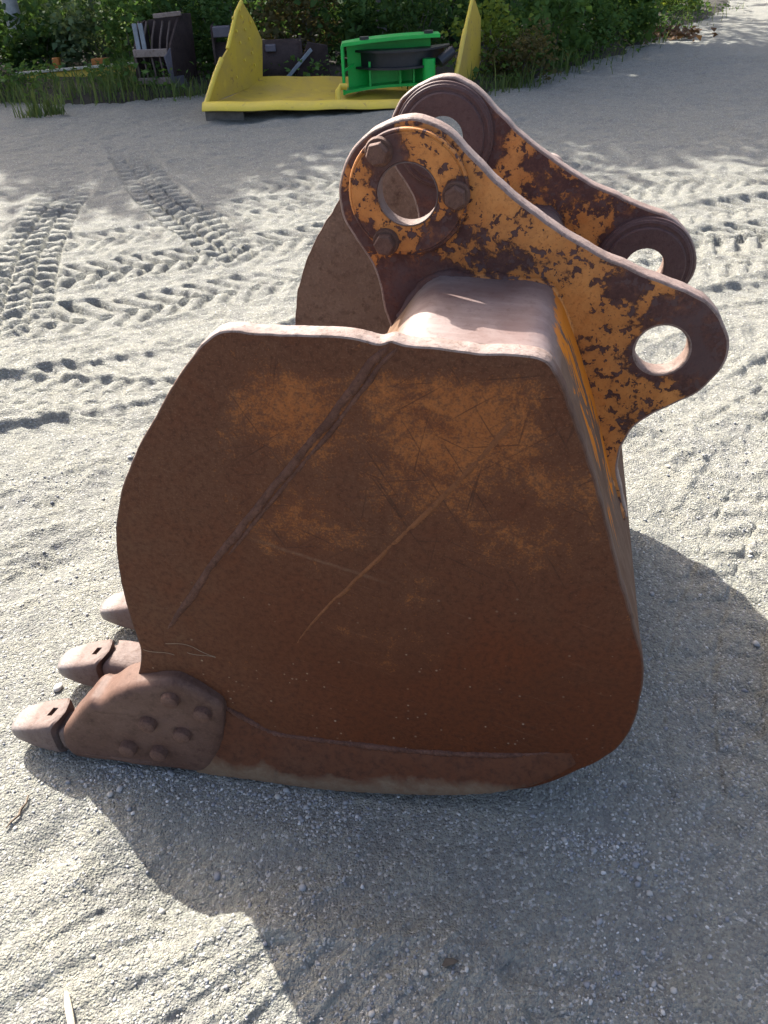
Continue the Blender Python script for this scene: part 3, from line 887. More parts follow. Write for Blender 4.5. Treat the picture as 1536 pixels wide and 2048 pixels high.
CUT = [(-0.819, 0.302), (-0.862, 0.277), (-0.909, 0.239), (-0.939, 0.232), (-0.985, 0.175), (-1.035, 0.112), (-1.050, 0.073), (-1.049, 0.037), (-1.033, 0.013), (-1.005, 0.006), (-0.907, 0.012), (-0.851, 0.010), (-0.777, 0.010), (-0.697, 0.012), (-0.648, 0.090), (-0.622, 0.195), (-0.615, 0.260), (-0.637, 0.289), (-0.687, 0.325), (-0.717, 0.334), (-0.778, 0.317)]
cutter = slab('corner_casting', spline(CUT, 0.008, True), [], -0.046, 0.060, 0.026, [MT['cutter']], bucket, 0.0008, 6, 10)
slab('corner_casting', spline(CUT, 0.012, True), [], WID - 0.060, WID + 0.046, 0.026, [MT['cutter']], bucket, 0.0008, 5, 10)
for v in cutter.data.vertices:
    if v.co.y < 0:
        v.co.y *= 1.0 - 0.42 * max(0.0, min(1.0, (v.co.x + 0.86) / 0.24))
for bi, (bx, bz) in enumerate([(-0.724, 0.280), (-0.661, 0.240), (-0.793, 0.189), (-0.722, 0.160), (-0.867, 0.090), (-0.79, 0.083)]):
    y0 = -0.046 * (1.0 - 0.42 * max(0.0, min(1.0, (bx + 0.86) / 0.24)))
    bx += 0.003 * math.sin(bi * 2.3)
    MB().lathe_y(bx, bz, [(0.0, y0 - 0.016), (0.014, y0 - 0.0155), (0.019, y0 - 0.012), (0.021, y0 - 0.004), (0.0215, y0 + 0.01), (0.0, y0 + 0.01)], 24).build('plow_bolt', MT['rust_bolt'], cutter, 40)

# lip and teeth
MB().hexa([(-0.985, 0.03, 0.010), (-0.60, 0.03, 0.004), (-0.60, WID - 0.03, 0.004), (-0.985, WID - 0.03, 0.010), (-0.975, 0.03, 0.045), (-0.60, 0.03, 0.060), (-0.60, WID - 0.03, 0.060), (-0.975, WID - 0.03, 0.045)]).build('cutting_edge', MT['tooth'], bucket, 35, 0.004)

def loft(stations, sup=4.0, seg=28):
    V, Fc = [], []
    for (x, cy, wy, z0, z1, bend) in stations:
        for k in range(seg):
            t = 2 * math.pi * k / seg
            c, s_ = math.cos(t), math.sin(t)
            a = math.copysign(abs(c) ** (2 / sup), c)
            b = math.copysign(abs(s_) ** (2 / sup), s_)
            V.append((x + bend * (a * a), cy + wy * a, (z0 + z1) / 2 + (z1 - z0) / 2 * b))
    n = len(stations)
    for i in range(n - 1):
        for k in range(seg):
            k2 = (k + 1) % seg
            Fc.append((i * seg + k, i * seg + k2, (i + 1) * seg + k2, (i + 1) * seg + k))
    Fc.append(tuple(range(seg))[::-1])
    Fc.append(tuple((n - 1) * seg + k for k in range(seg)))
    return V, Fc

def tooth_mesh():
    st = [(-1.050, 0, 0.050, 0.008, 0.116, -0.018), (-1.056, 0, 0.0515, 0.007, 0.118, -0.018), (-1.09, 0, 0.050, 0.010, 0.108, -0.010), (-1.13, 0, 0.048, 0.016, 0.095, -0.003), (-1.165, 0, 0.044, 0.024, 0.082, 0.003), (-1.19, 0, 0.040, 0.031, 0.072, 0.006), (-1.203, 0, 0.034, 0.038, 0.064, 0.008), (-1.207, 0, 0.024, 0.044, 0.058, 0.008)]
    V, Fc = loft(st, 5.0, 32)
    tmp = build('tooth', V, Fc, MT['tooth'], None, 40)
    cutb = MB().hexa([(-1.098, -0.010, 0.075), (-1.082, -0.012, 0.075), (-1.076, 0.012, 0.075), (-1.092, 0.014, 0.075), (-1.098, -0.010, 0.14), (-1.082, -0.012, 0.14), (-1.076, 0.012, 0.14), (-1.092, 0.014, 0.14)]).build('pin_slot', MT['tooth'], None, 0)
    md = tmp.modifiers.new('slot', 'BOOLEAN')
    md.operation = 'DIFFERENCE'
    md.object = cutb
    md.solver = 'EXACT'
    dg = bpy.context.evaluated_depsgraph_get()
    me = bpy.data.meshes.new_from_object(tmp.evaluated_get(dg))
    bpy.data.objects.remove(tmp)
    bpy.data.objects.remove(cutb)
    me.shade_smooth()
    me.set_sharp_from_angle(angle=R(40))
    return me
TOOTH = tooth_mesh()
ad_v, ad_f = loft([(-0.84, 0, 0.040, 0.040, 0.066, 0.0), (-0.88, 0, 0.050, 0.0, 0.090, 0), (-0.95, 0, 0.054, -0.002, 0.112, 0), (-1.02, 0, 0.0525, 0.004, 0.119, -0.012), (-1.038, 0, 0.051, 0.006, 0.117, -0.018), (-1.0385, 0, 0.042, 0.014, 0.107, -0.018), (-1.075, 0, 0.036, 0.02, 0.09, -0.012)], 4.5, 28)
ADAPT = None
NT_ = 7
for k in range(NT_):
    yc = 0.006 + k * (WID - 0.012) / (NT_ - 1)
    o = bpy.data.objects.new('tooth', TOOTH)
    COL.objects.link(o)
    o.parent = bucket
    o.location = (0.013 * k + 0.003 * math.sin(k * 2.1), yc, 0.004 * math.cos(k * 1.7))
    o.rotation_euler = (0, 0.015 * math.sin(k), R(0.8) * math.sin(k * 1.3))
    if ADAPT is None:
        ad = build('tooth_adapter', ad_v, ad_f, MT['tooth'], bucket, 40)
        ADAPT = ad.data
    else:
        ad = bpy.data.objects.new('tooth_adapter', ADAPT)
        COL.objects.link(ad)
        ad.parent = bucket
    ad.location = (0.013 * k, yc, 0)
    if k in (0, NT_ - 1):
        ad.scale = (1, 0.8, 0.72)
        ad.location.z = 0.016
# ------------------------------------------------------------------ loose things on the gravel near the bucket
def gz(x, y):
    return float(height(np.array([x]), np.array([y]))[0])

MT['pebble'] = simple('grey_pebble', (0.30, 0.30, 0.30), 0.85, 0.35, 60, bump=0.2)
def make_pebbles():
    phi = (1 + 5 ** 0.5) / 2
    ico = np.array([(-1, phi, 0), (1, phi, 0), (-1, -phi, 0), (1, -phi, 0), (0, -1, phi), (0, 1, phi), (0, -1, -phi), (0, 1, -phi), (phi, 0, -1), (phi, 0, 1), (-phi, 0, -1), (-phi, 0, 1)], float)
    ico /= np.linalg.norm(ico[0])
    tri = np.array([(0, 11, 5), (0, 5, 1), (0, 1, 7), (0, 7, 10), (0, 10, 11), (1, 5, 9), (5, 11, 4), (11, 10, 2), (10, 7, 6), (7, 1, 8), (3, 9, 4), (3, 4, 2), (3, 2, 6), (3, 6, 8), (3, 8, 9), (4, 9, 5), (2, 4, 11), (6, 2, 10), (8, 6, 7), (9, 8, 1)])
    n = 26000
    a = RNG.uniform(-0.72, 0.72, n)
    r = 0.42 + RNG.random(n) ** 0.8 * 2.6
    x, y = r * np.sin(a), r * np.cos(a)
    m = 2600
    bu, bl = RNG.uniform(-1.0, 0.32, m), -0.035 - np.abs(RNG.normal(0, 0.05, m))
    x[:m], y[:m] = BP[0] + BU[0] * bu + BL[0] * bl, BP[1] + BU[1] * bu + BL[1] * bl
    keep = vnoise(x, y, 5, 60) + 0.5 * vnoise(x, y, 17, 61) + RNG.uniform(-0.35, 0.45, n) > 0.0
    x, y = x[keep], y[keep]
    n = len(x)
    s = np.exp(RNG.normal(math.log(0.0021), 0.40, n))
    big = RNG.random(n) < 0.006
    s[big] *= RNG.uniform(2.0, 3.8, big.sum())
    z = height(x, y) + s * 0.25
    V = ico[None] * (1 + RNG.normal(0, 0.16, (n, 12, 1))) * s[:, None, None] * np.stack([RNG.uniform(0.8, 1.5, n), RNG.uniform(0.8, 1.2, n), RNG.uniform(0.5, 0.85, n)], 1)[:, None]
    t = RNG.uniform(0, 6.3, n)
    c, q = np.cos(t)[:, None], np.sin(t)[:, None]
    V = np.stack([V[..., 0] * c - V[..., 1] * q, V[..., 0] * q + V[..., 1] * c, V[..., 2]], -1) + np.stack([x, y, z], 1)[:, None]
    Fq = (tri[None] + (np.arange(n) * 12)[:, None, None]).reshape(-1, 3)
    t = NT('loose_gravel_grains')
    rnd = t.n('NewGeometry').outputs['Random Per Island']
    c = t.ramp(rnd, [(0.0, (0.17, 0.175, 0.19)), (0.5, (0.27, 0.27, 0.265)), (0.85, (0.36, 0.34, 0.30)), (1.0, (0.52, 0.51, 0.49))])
    t.done(c, 0.85, 0, None, 0.3)
    o = fast_mesh('gravel', V.reshape(-1, 3), Fq, t.m, sides=3)
    tag(o, 'loose grey gravel grains scattered over the sandy yard', 'gravel', kind='stuff')
make_pebbles()

MT['twig'] = simple('dry_twig_bark', (0.13, 0.095, 0.065), 0.85, 0.3, 60)
MT['pale_stick'] = simple('bleached_stick', (0.55, 0.48, 0.36), 0.8, 0.2, 40)
tw = [(-0.868, 1.095), (-0.866, 1.075), (-0.874, 1.06), (-0.872, 1.045), (-0.884, 1.028), (-0.890, 1.012)]
o = MB().tube([(x, y, gz(x, y) + 0.006) for x, y in tw], [0.0018, 0.0026, 0.0034, 0.003, 0.0026, 0.0015], 7).build('twig', MT['twig'])
tag(o, 'thin dark dry twig lying on sunlit gravel near the bucket tooth', 'twig')
st = [(-0.645, 0.660), (-0.632, 0.632), (-0.618, 0.600), (-0.604, 0.560)]
o = MB().tube([(x, y, gz(x, y) + 0.008) for x, y in st], [0.004, 0.007, 0.0065, 0.005], 8).build('stick', MT['pale_stick'])
tag(o, 'short bleached stick lying on sunlit gravel at the bottom left', 'stick')
lf = (0.089, 0.677)
vv = [(0, -0.006), (0.012, -0.009), (0.026, -0.003), (0.034, 0.004), (0.022, 0.007), (0.008, 0.006)]
zc = gz(*lf) + 0.006
o = build('fallen_leaf', [(lf[0] + a - 0.017, lf[1] + b, zc + 0.006 * math.sin(a * 120)) for a, b in vv] + [(lf[0] + a - 0.017, lf[1] + b, zc + 0.006 * math.sin(a * 120) - 0.0012) for a, b in vv], [(0, 1, 2, 3, 4, 5), (11, 10, 9, 8, 7, 6)] + [(i, (i + 1) % 6, 6 + (i + 1) % 6, 6 + i) for i in range(6)], simple('dead_leaf', (0.09, 0.07, 0.05), 0.8, 0.3, 60))
tag(o, 'small dark curled dead leaf on shaded gravel below the bucket', 'leaf')
MT['straw'] = simple('dry_straw', (0.26, 0.19, 0.12), 0.8, 0.2, 40)
straw = empty('straw', (BP[0], BP[1], 0), -BYAW)
tag(straw, 'few pale dry grass straws stuck to the bucket side above the corner teeth', 'straw')
for pth in ([(-0.777, 0.393), (-0.739, 0.390), (-0.707, 0.388)], [(-0.720, 0.421), (-0.688, 0.426), (-0.643, 0.412), (-0.613, 0.398)], [(-0.675, 0.401), (-0.638, 0.398), (-0.612, 0.395)]):
    P = spline(pth, 0.008)
    MB().tube([(p[0], -0.0035 - 0.002 * math.sin(i * 0.7), p[1]) for i, p in enumerate(P)], 0.0006, 5).build('stalk', MT['straw'], straw)

# ------------------------------------------------------------------ yard's far edge: the forest floor
MT['soil'] = simple('dark_leaf_litter', (0.034, 0.028, 0.019), 0.95, 0.45, 5, bump=0.8, bdist=0.03)
def make_floor():
    edge = [(-60, 13.5), (-20, 12.6), (-8, 12.0), (-5, 11.75), (-4.1, 11.45), (-3.4, 11.35), (-2.9, 11.5), (-2.2, 11.7), (-1.5, 11.75), (0, 11.6), (0.9, 11.1), (1.35, 10.5), (1.75, 10.8), (2.5, 12.0), (3.6, 13.4), (4.7, 15.1), (5.7, 16.9), (7.4, 19.3), (9.2, 23.0), (14, 36), (24, 70), (40, 130)]
    P = spline(edge, 0.25)
    P = P + RNG.normal(0, 0.05, P.shape)
    V, Fc = [], []
    K = 7
    for p in P:
        for k, d in enumerate((0, 0.25, 0.8, 2.5, 8, 25, 90)):
            q = p + np.array([-0.45, 0.89]) * d
            h = 0.0 if k == 0 else min(0.13, 0.05 + 0.12 * d) + RNG.normal(0, 0.008)
            V.append((q[0], q[1], h - (0.02 if k == 0 else 0)))
    n = len(P)
    for i in range(n - 1):
        for k in range(K - 1):
            Fc.append((i * K + k, (i + 1) * K + k, (i + 1) * K + k + 1, i * K + k + 1))
    o = build('forest_floor', V, Fc, MT['soil'], None, 80)
    tag(o, 'dark soil and leaf litter under the trees at the yard edge', kind='structure')
make_floor()

# ------------------------------------------------------------------ vegetation
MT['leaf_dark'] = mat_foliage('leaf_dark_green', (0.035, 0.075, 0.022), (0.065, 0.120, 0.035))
MT['leaf_mid'] = mat_foliage('leaf_mid_green', (0.050, 0.105, 0.026), (0.095, 0.165, 0.045))
MT['leaf_yellow'] = mat_foliage('leaf_yellow_green', (0.095, 0.150, 0.025), (0.20, 0.250, 0.045))
MT['leaf_pale'] = mat_foliage('leaf_pale_green', (0.075, 0.125, 0.060), (0.15, 0.20, 0.10))
MT['leaf_brown'] = mat_foliage('leaf_tired_brown_green', (0.075, 0.075, 0.030), (0.13, 0.105, 0.045))
MT['grass'] = mat_foliage('grass_blade', (0.055, 0.100, 0.030), (0.14, 0.18, 0.065), 0.3)
MT['bark'] = simple('grey_bark', (0.12, 0.105, 0.09), 0.9, 0.4, 9, bump=0.9, bdist=0.02)
MT['bark_pale'] = simple('pale_bark', (0.33, 0.32, 0.30), 0.85, 0.35, 7, bump=0.6, bdist=0.012)

def leaf_arrays(C, size, rg, up=0.6):
    """folded two-triangle leaves centred on the points C"""
    n = len(C)
    nrm = rg.normal(size=(n, 3))
    nrm[:, 2] = np.abs(nrm[:, 2]) + up
    nrm /= np.linalg.norm(nrm, axis=1, keepdims=True)
    d = np.cross(nrm, rg.normal(size=(n, 3)))
    d /= np.linalg.norm(d, axis=1, keepdims=True)
    s = np.cross(nrm, d)
    L = size * rg.uniform(0.6, 1.35, n)[:, None]
    W = L * rg.uniform(0.30, 0.46, n)[:, None]
    mid = C + d * L * rg.uniform(-0.1, 0.05, n)[:, None]
    V = np.stack([C - d * L * 0.5, mid - s * W + nrm * W * 0.35, C + d * L * 0.5 - nrm * L * 0.15, mid + s * W + nrm * W * 0.35], 1)
    k = np.arange(n)[:, None, None] * 4
    Fq = np.array([[0, 1, 2], [0, 2, 3]])[None] + k
    return V.reshape(-1, 3), Fq.reshape(-1, 3)

def clumps(rg, n, cx, cy, cz, rx, ry, rz, nc, spread):
    c = rg.normal(size=(nc, 3))
    c /= np.linalg.norm(c, axis=1, keepdims=True)
    c *= rg.random((nc, 1)) ** 0.38
    c *= [rx, ry, rz]
    c += [cx, cy, cz]
    k = rg.integers(0, nc, n)
    sz = rg.uniform(0.5, 1.3, nc)
    return c[k] + rg.normal(size=(n, 3)) * spread * sz[k][:, None], c

def shrub(name, label, x, y, wd, h, n, size, mat, group, seed):
    rg = np.random.default_rng(seed)
    root = empty(name, (x, y, 0.05))
    tag(root, label, 'shrub', group)
    nc = max(14, n // 28)
    pts, cen = clumps(rg, n, 0, 0, h * 0.55, wd / 2, wd / 2, h * 0.52, nc, 0.11)
    pts[:, 2] = np.abs(pts[:, 2])
    V, Fq = leaf_arrays(pts, size, rg)
    fast_mesh('foliage', V, Fq, mat, root, sides=3)
    q = MB()
    for c in cen[:12]:
        b = rg.normal(0, 0.06, 2)
        q.tube([(b[0], b[1], 0), (b[0] * 0.5 + c[0] * 0.4, b[1] * 0.5 + c[1] * 0.4, c[2] * 0.55), tuple(c)], [0.010, 0.007, 0.003], 5, False)
    q.build('stem', MT['bark'], root, 60)
    return root

GS = 'shrubs along the forest edge'
SHRUBS = [
    ('leafy shrub at the left end of the yellow beam in the grass', -6.1, 13.3, 1.5, 0.7, 1100, 0.11, 'leaf_mid'),
    ('dark green shrub behind the left half of the yellow beam', -5.0, 14.3, 1.3, 0.75, 1000, 0.12, 'leaf_dark'),
    ('pale leaved shrub behind the middle of the yellow beam', -4.15, 14.0, 1.3, 0.95, 1100, 0.10, 'leaf_pale'),
    ('green shrub between the yellow beam and the rusty skeleton bucket', -3.35, 13.4, 1.1, 1.15, 1400, 0.085, 'leaf_mid'),
    ('dark shrub directly behind the rusty skeleton bucket', -2.6, 13.4, 1.3, 1.2, 1300, 0.09, 'leaf_dark'),
    ('green shrub between the skeleton bucket and the tall yellow end plate', -2.0, 12.7, 0.7, 1.0, 800, 0.08, 'leaf_dark'),
    ('brownish shrub behind the yellow plow and dark rusted bucket', -1.0, 13.4, 1.3, 1.15, 1300, 0.08, 'leaf_brown'),
    ('dark leafy shrub behind the left end of the green frame', -0.1, 13.2, 1.2, 1.05, 800, 0.12, 'leaf_dark'),
    ('dark shrub behind the right end of the green frame', 0.75, 12.9, 1.0, 1.1, 1100, 0.08, 'leaf_dark'),
    ('bright yellow-green shrub just right of the right yellow end plate', 1.62, 11.75, 0.8, 0.75, 700, 0.075, 'leaf_yellow'),
    ('low tired brown-green shrub at the gravel edge behind the far hinge plate', 2.05, 11.55, 0.9, 0.5, 900, 0.06, 'leaf_brown'),
    ('green bank shrub above the brownish low shrub', 2.55, 12.55, 1.2, 0.95, 1000, 0.11, 'leaf_mid'),
    ('green shrub in the middle of the roadside bank', 3.3, 13.75, 1.4, 1.0, 1500, 0.08, 'leaf_mid'),
    ('leafy shrub on the bank below the brown leaf pile', 4.2, 15.1, 1.4, 0.9, 1100, 0.12, 'leaf_mid'),
    ('light green shrub on the bank beside the brown leaf pile', 4.9, 16.9, 1.3, 0.8, 1300, 0.09, 'leaf_yellow'),
    ('farthest bright shrub where the bank meets the road at the top', 6.7, 19.9, 1.6, 0.8, 1200, 0.10, 'leaf_yellow'),
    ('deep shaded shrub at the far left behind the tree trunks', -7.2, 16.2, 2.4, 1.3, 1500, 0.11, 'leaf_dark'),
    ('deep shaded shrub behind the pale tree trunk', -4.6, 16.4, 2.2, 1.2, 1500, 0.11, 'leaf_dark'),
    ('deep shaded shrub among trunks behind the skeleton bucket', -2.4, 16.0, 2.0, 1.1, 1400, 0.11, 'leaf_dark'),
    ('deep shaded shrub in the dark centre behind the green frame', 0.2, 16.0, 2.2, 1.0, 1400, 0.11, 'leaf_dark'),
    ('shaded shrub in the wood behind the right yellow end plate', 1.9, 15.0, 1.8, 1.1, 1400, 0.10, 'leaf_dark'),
    ('shaded shrub high on the bank behind the roadside shrubs', 3.3, 17.3, 2.0, 1.0, 1400, 0.10, 'leaf_dark'),
]
for i, (lb, x, y, wd, h, n, sz, mt) in enumerate(SHRUBS):
    shrub('shrub', lb, x, y, wd, h, n, sz, MT[mt], GS, 100 + i)

def tree(label, x, y, h, r, lean, mat, crown_r, n, seed):
    rg = np.random.default_rng(seed)
    root = empty('tree', (x, y, 0))
    tag(root, label, 'tree', 'trees of the wood behind the yard')
    q = MB()
    pts, rad = [], []
    for k in range(9):
        t = k / 8
        pts.append((lean[0] * t * h + 0.05 * math.sin(3 * t + seed), lean[1] * t * h + 0.05 * math.cos(2 * t + seed), -0.1 + t * h * 0.92))
        rad.append(r * (1.25 - 0.35 * min(1, t * 6)) * (1 - 0.85 * t) + 0.008)
    q.tube(pts, rad, 12)
    q.build('trunk', mat, root, 60)
    lm = MB()
    cx, cy = lean[0] * h * 0.65, lean[1] * h * 0.65
    P, cen = clumps(rg, n, cx, cy, h * 0.66, crown_r, crown_r, h * 0.36, 46, 0.34)
    for c in cen[:16]:
        tz = max(0.25, min(0.85, (c[2] - 0.8) / h))
        b = (lean[0] * tz * h, lean[1] * tz * h, tz * h * 0.9)
        lm.tube([b, ((b[0] + c[0]) / 2, (b[1] + c[1]) / 2, (b[2] + c[2]) / 2 + 0.1), tuple(c)], [r * 0.35, r * 0.22, 0.01], 6, False)
    lm.build('limb', mat, root, 60)
    V, Fq = leaf_arrays(P, 0.20, rg)
    fast_mesh('crown', V, Fq, MT['leaf_mid'], root, sides=3)

TREES = [
    ('pale grey tree trunk standing at the upper left behind the yellow beam', -5.55, 14.9, 7.0, 0.13, (-0.02, 0.02), 'bark_pale', 1.7),
    ('dark tree trunk at the very left edge of the wood', -6.5, 15.4, 7.0, 0.10, (0.0, 0.0), 'bark', 1.7),
    ('slim leaning tree trunk right of the pale trunk', -4.35, 15.2, 6.5, 0.055, (-0.10, 0.03), 'bark', 1.5),
    ('dark slim tree trunk above the skeleton bucket', -3.2, 15.6, 7.0, 0.08, (0.02, 0.0), 'bark', 1.6),
    ('dark tree trunk between skeleton bucket and tall yellow end plate', -2.15, 14.9, 6.6, 0.07, (-0.02, 0.0), 'bark', 1.6),
    ('dark tree trunk behind the middle of the yellow plow', -0.9, 15.1, 6.2, 0.09, (0.03, 0.0), 'bark', 1.6),
    ('dark tree trunk behind the green frame', 0.35, 14.8, 6.0, 0.08, (0.0, 0.02), 'bark', 1.6),
    ('dark tree trunk behind the right yellow end plate', 1.55, 15.6, 6.4, 0.10, (0.02, 0.0), 'bark', 1.6),
    ('dark tree trunk on the bank above the yellow-green shrub', 2.7, 16.6, 6.8, 0.09, (0.0, 0.0), 'bark', 1.7),
    ('dark tree trunk on the bank beside the road', 3.9, 18.8, 7.6, 0.11, (0.02, 0.0), 'bark', 1.9),
    ('farthest tree trunk on the bank towards the road bend', 5.2, 22.0, 8.6, 0.12, (0.0, 0.0), 'bark', 2.2),
    ('shaded tree trunk deep in the wood at the left', -7.8, 17.8, 9.0, 0.14, (0.0, 0.0), 'bark', 2.2),
    ('shaded tree trunk deep in the wood behind the skeleton bucket', -3.9, 18.2, 9.0, 0.13, (0.0, 0.0), 'bark', 2.2),
    ('shaded tree trunk deep in the wood behind the plow', -1.2, 18.6, 9.0, 0.13, (0.0, 0.0), 'bark', 2.2),
    ('shaded tree trunk deep in the wood behind the green frame', 1.0, 19.4, 9.0, 0.13, (0.0, 0.0), 'bark', 2.2),
]
for i, (lb, x, y, h, r, ln, mt, cr) in enumerate(TREES):
    tree(lb, x, y, h + 0.9, r, ln, MT[mt], cr * 1.12, 2900, 300 + i)

def make_wood():
    rg = np.random.default_rng(77)
    n = 14000
    x = rg.uniform(-26, 9, n)
    y = 20.0 + rg.random(n) * 10 + np.maximum(0, x - 2) * 1.3
    z = rg.random(n) ** 1.3 * 5
    V, Fq = leaf_arrays(np.stack([x, y, z], 1), 0.42, rg, 0.2)
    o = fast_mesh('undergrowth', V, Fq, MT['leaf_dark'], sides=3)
    tag(o, 'dark undergrowth filling the depth of the wood', 'undergrowth', kind='stuff')
make_wood()

def make_weeds():
    rg = np.random.default_rng(31)
    C = []
    def band(n, f, sp, zh):
        t = rg.random(n)
        p = np.array([f(q) for q in t]) + rg.normal(0, sp, (n, 2))
        k = vnoise(p[:, 0], p[:, 1], 1.7, 90) + 0.5 * vnoise(p[:, 0], p[:, 1], 5.0, 91) + rg.uniform(-0.25, 0.4, n) > 0
        p = p[k]
        C.append(np.c_[p, 0.06 + rg.random(len(p)) ** 1.6 * zh])
    band(2600, lambda t: (-6.5 + 4.2 * t, 12.45 - 0.35 * t), 0.33, 0.34)
    band(900, lambda t: (-2.4 + 3.6 * t, 12.2 - 0.3 * t), 0.25, 0.30)
    band(2600, lambda t: (1.45 + 3.6 * t, 11.1 + 5.3 * t), 0.27, 0.40)
    band(900, lambda t: (5.0 + 2.8 * t, 16.4 + 4.4 * t), 0.35, 0.40)
    V, Fq = leaf_arrays(np.concatenate(C), 0.075, rg, 0.9)
    o = fast_mesh('weeds', V, Fq, MT['leaf_mid'], sides=3)
    tag(o, 'low leafy weeds growing between the gravel and the shrubs', 'weeds', kind='stuff')
    n = 9000
    x = rg.uniform(-11, 6, n)
    y = 14.6 + rg.random(n) * 5.5 + np.maximum(0, x - 1.5) * 1.2
    V, Fq = leaf_arrays(np.stack([x, y, 0.1 + rg.random(n) * 0.9], 1), 0.17, rg, 0.5)
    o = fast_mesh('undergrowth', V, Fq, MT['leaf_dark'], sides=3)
    tag(o, 'shaded ferny undergrowth between the tree trunks', 'undergrowth', kind='stuff')
make_weeds()

def make_grass():
    rg = np.random.default_rng(5)
    spots = []
    def band(n, f, sp):
        for _ in range(n):
            t = rg.random()
            spots.append((*(np.array(f(t)) + rg.normal(0, sp, 2)), 1.0))
    band(2300, lambda t: (-6.5 + 4.3 * t, 12.6 - 0.4 * t), 0.45)
    band(800, lambda t: (-6.5 + 4.3 * t, 11.8 - 0.2 * t), 0.16)
    band(160, lambda t: (-3.99, 10.55), 0.09)
    band(90, lambda t: (-3.75, 10.62), 0.06)
    band(350, lambda t: (-2.9 + 1.2 * t, 11.75), 0.15)
    band(120, lambda t: (0.3 + 0.5 * t, 10.9), 0.08)
    band(900, lambda t: (1.3 + 0.5 * t, 10.8 + 0.5 * t), 0.22)
    band(1700, lambda t: (1.7 + 3.6 * t, 11.3 + 5.2 * t), 0.30)
    band(700, lambda t: (5.2 + 3.2 * t, 16.8 + 5.0 * t), 0.40)
    P = np.array(spots)
    n = len(P)
    keep = vnoise(P[:, 0], P[:, 1], 2.2, 70) + 0.6 * vnoise(P[:, 0], P[:, 1], 7.0, 71) + rg.uniform(-0.3, 0.45, n) > 0
    P = P[keep]
    n = len(P)
    L = rg.uniform(0.05, 0.40, n) ** 1.15 * np.clip(1.0 + 1.3 * vnoise(P[:, 0], P[:, 1], 1.6, 72), 0.35, 1.6)
    a = rg.uniform(0, 6.28, n)
    le = rg.uniform(0.1, 0.75, n) * L
    w_ = rg.uniform(0.004, 0.010, n)
    dx, dy = np.cos(a), np.sin(a)
    base = np.stack([P[:, 0], P[:, 1], np.full(n, 0.01)], 1)
    side = np.stack([-dy, dx, np.zeros(n)], 1) * w_[:, None]
    mid = base + np.stack([dx * le * 0.35, dy * le * 0.35, L * 0.6], 1)
    tip = base + np.stack([dx * le, dy * le, L * 0.92], 1)
    V = np.stack([base - side, base + side, mid + side * 0.8, mid - side * 0.8, tip, tip + side * 0.2], 1)
    k = np.arange(n)[:, None, None] * 6
    Fq = (np.array([[0, 1, 2, 3], [3, 2, 5, 4]])[None] + k).reshape(-1, 4)
    o = fast_mesh('grass', V.reshape(-1, 3), Fq, MT['grass'], sides=4)
    tag(o, 'rough grass and weeds along the edge of the gravel', 'grass', kind='stuff')
make_grass()

def make_litter():
    rg = np.random.default_rng(9)
    n = 260
    c = np.stack([rg.normal(5.35, 0.33, n), rg.normal(16.3, 0.55, n), rg.random(n) * 0.10 + 0.02], 1)
    V, Fq = leaf_arrays(c, 0.13, rg, 1.5)
    o = fast_mesh('leaf_pile', V, Fq, mat_foliage('dead_brown_leaves', (0.10, 0.055, 0.03), (0.20, 0.12, 0.07), 0.1), sides=3)
    tag(o, 'scatter of dead brown leaves and bark at the road edge', 'leaf litter', kind='stuff')
make_litter()

# ------------------------------------------------------------------ yellow plow lying on its back
def mat_weathered(name, a, dirt, rust, rough):
    t = NT(name)
    n1 = t.noise(2.2, 5, 0.65, 0.5)
    n2 = t.noise(11, 5, 0.7, 0.4)
    c = t.mix(t.rng(n1, 0.42, 0.68, 0, 0.75), a, dirt)
    c = t.mix(t.rng(n2, 0.60, 0.68, 0, 0.8), c, rust)
    c = t.mix(t.rng(n2, 0.42, 0.30, 0, 0.4), c, tuple(min(1, x * 1.3) for x in a))
    return t.done(c, rough, 0, t.bump(n2, 0.3, 0.006), 0.35)
MT['yellow_dirty'] = mat_weathered('dirty_yellow_paint', (0.46, 0.315, 0.028), (0.33, 0.225, 0.055), (0.20, 0.115, 0.04), 0.65)
MT['yellow'] = mat_weathered('chalky_yellow_paint', (0.60, 0.44, 0.045), (0.50, 0.36, 0.07), (0.33, 0.21, 0.06), 0.5)
MT['green'] = simple('bright_green_paint', (0.012, 0.42, 0.065), 0.38, 0.12, 3, bump=0.05)
MT['black'] = simple('black_steel', (0.022, 0.022, 0.025), 0.4, 0.3, 6, bump=0.1)
MT['wood_block'] = simple('weathered_timber', (0.16, 0.14, 0.12), 0.9, 0.35, 12, bump=0.6, bdist=0.01)
MT['dark_rust'] = mat_rust('dark_machine_rust', (0.028, 0.018, 0.016), (0.050, 0.033, 0.029), (0.012, 0.009, 0.009), scale=5, rough=0.75)
MT['rust_bar'] = mat_rust('dusty_rust_bar', (0.19, 0.145, 0.12), (0.26, 0.205, 0.175), (0.07, 0.04, 0.03), scale=6, rough=0.8)
MT['rib_rust'] = mat_rust('dull_rib_rust', (0.075, 0.055, 0.046), (0.12, 0.09, 0.078), (0.04, 0.026, 0.02), scale=7, rough=0.85)
MT['grey_paint'] = simple('worn_grey_paint', (0.22, 0.24, 0.26), 0.7, 0.3, 7)
MT['lavender'] = simple('faded_lilac_steel', (0.10, 0.09, 0.105), 0.7, 0.25, 6)
MT['orange'] = simple('orange_machine_paint', (0.36, 0.12, 0.02), 0.6, 0.2, 8)

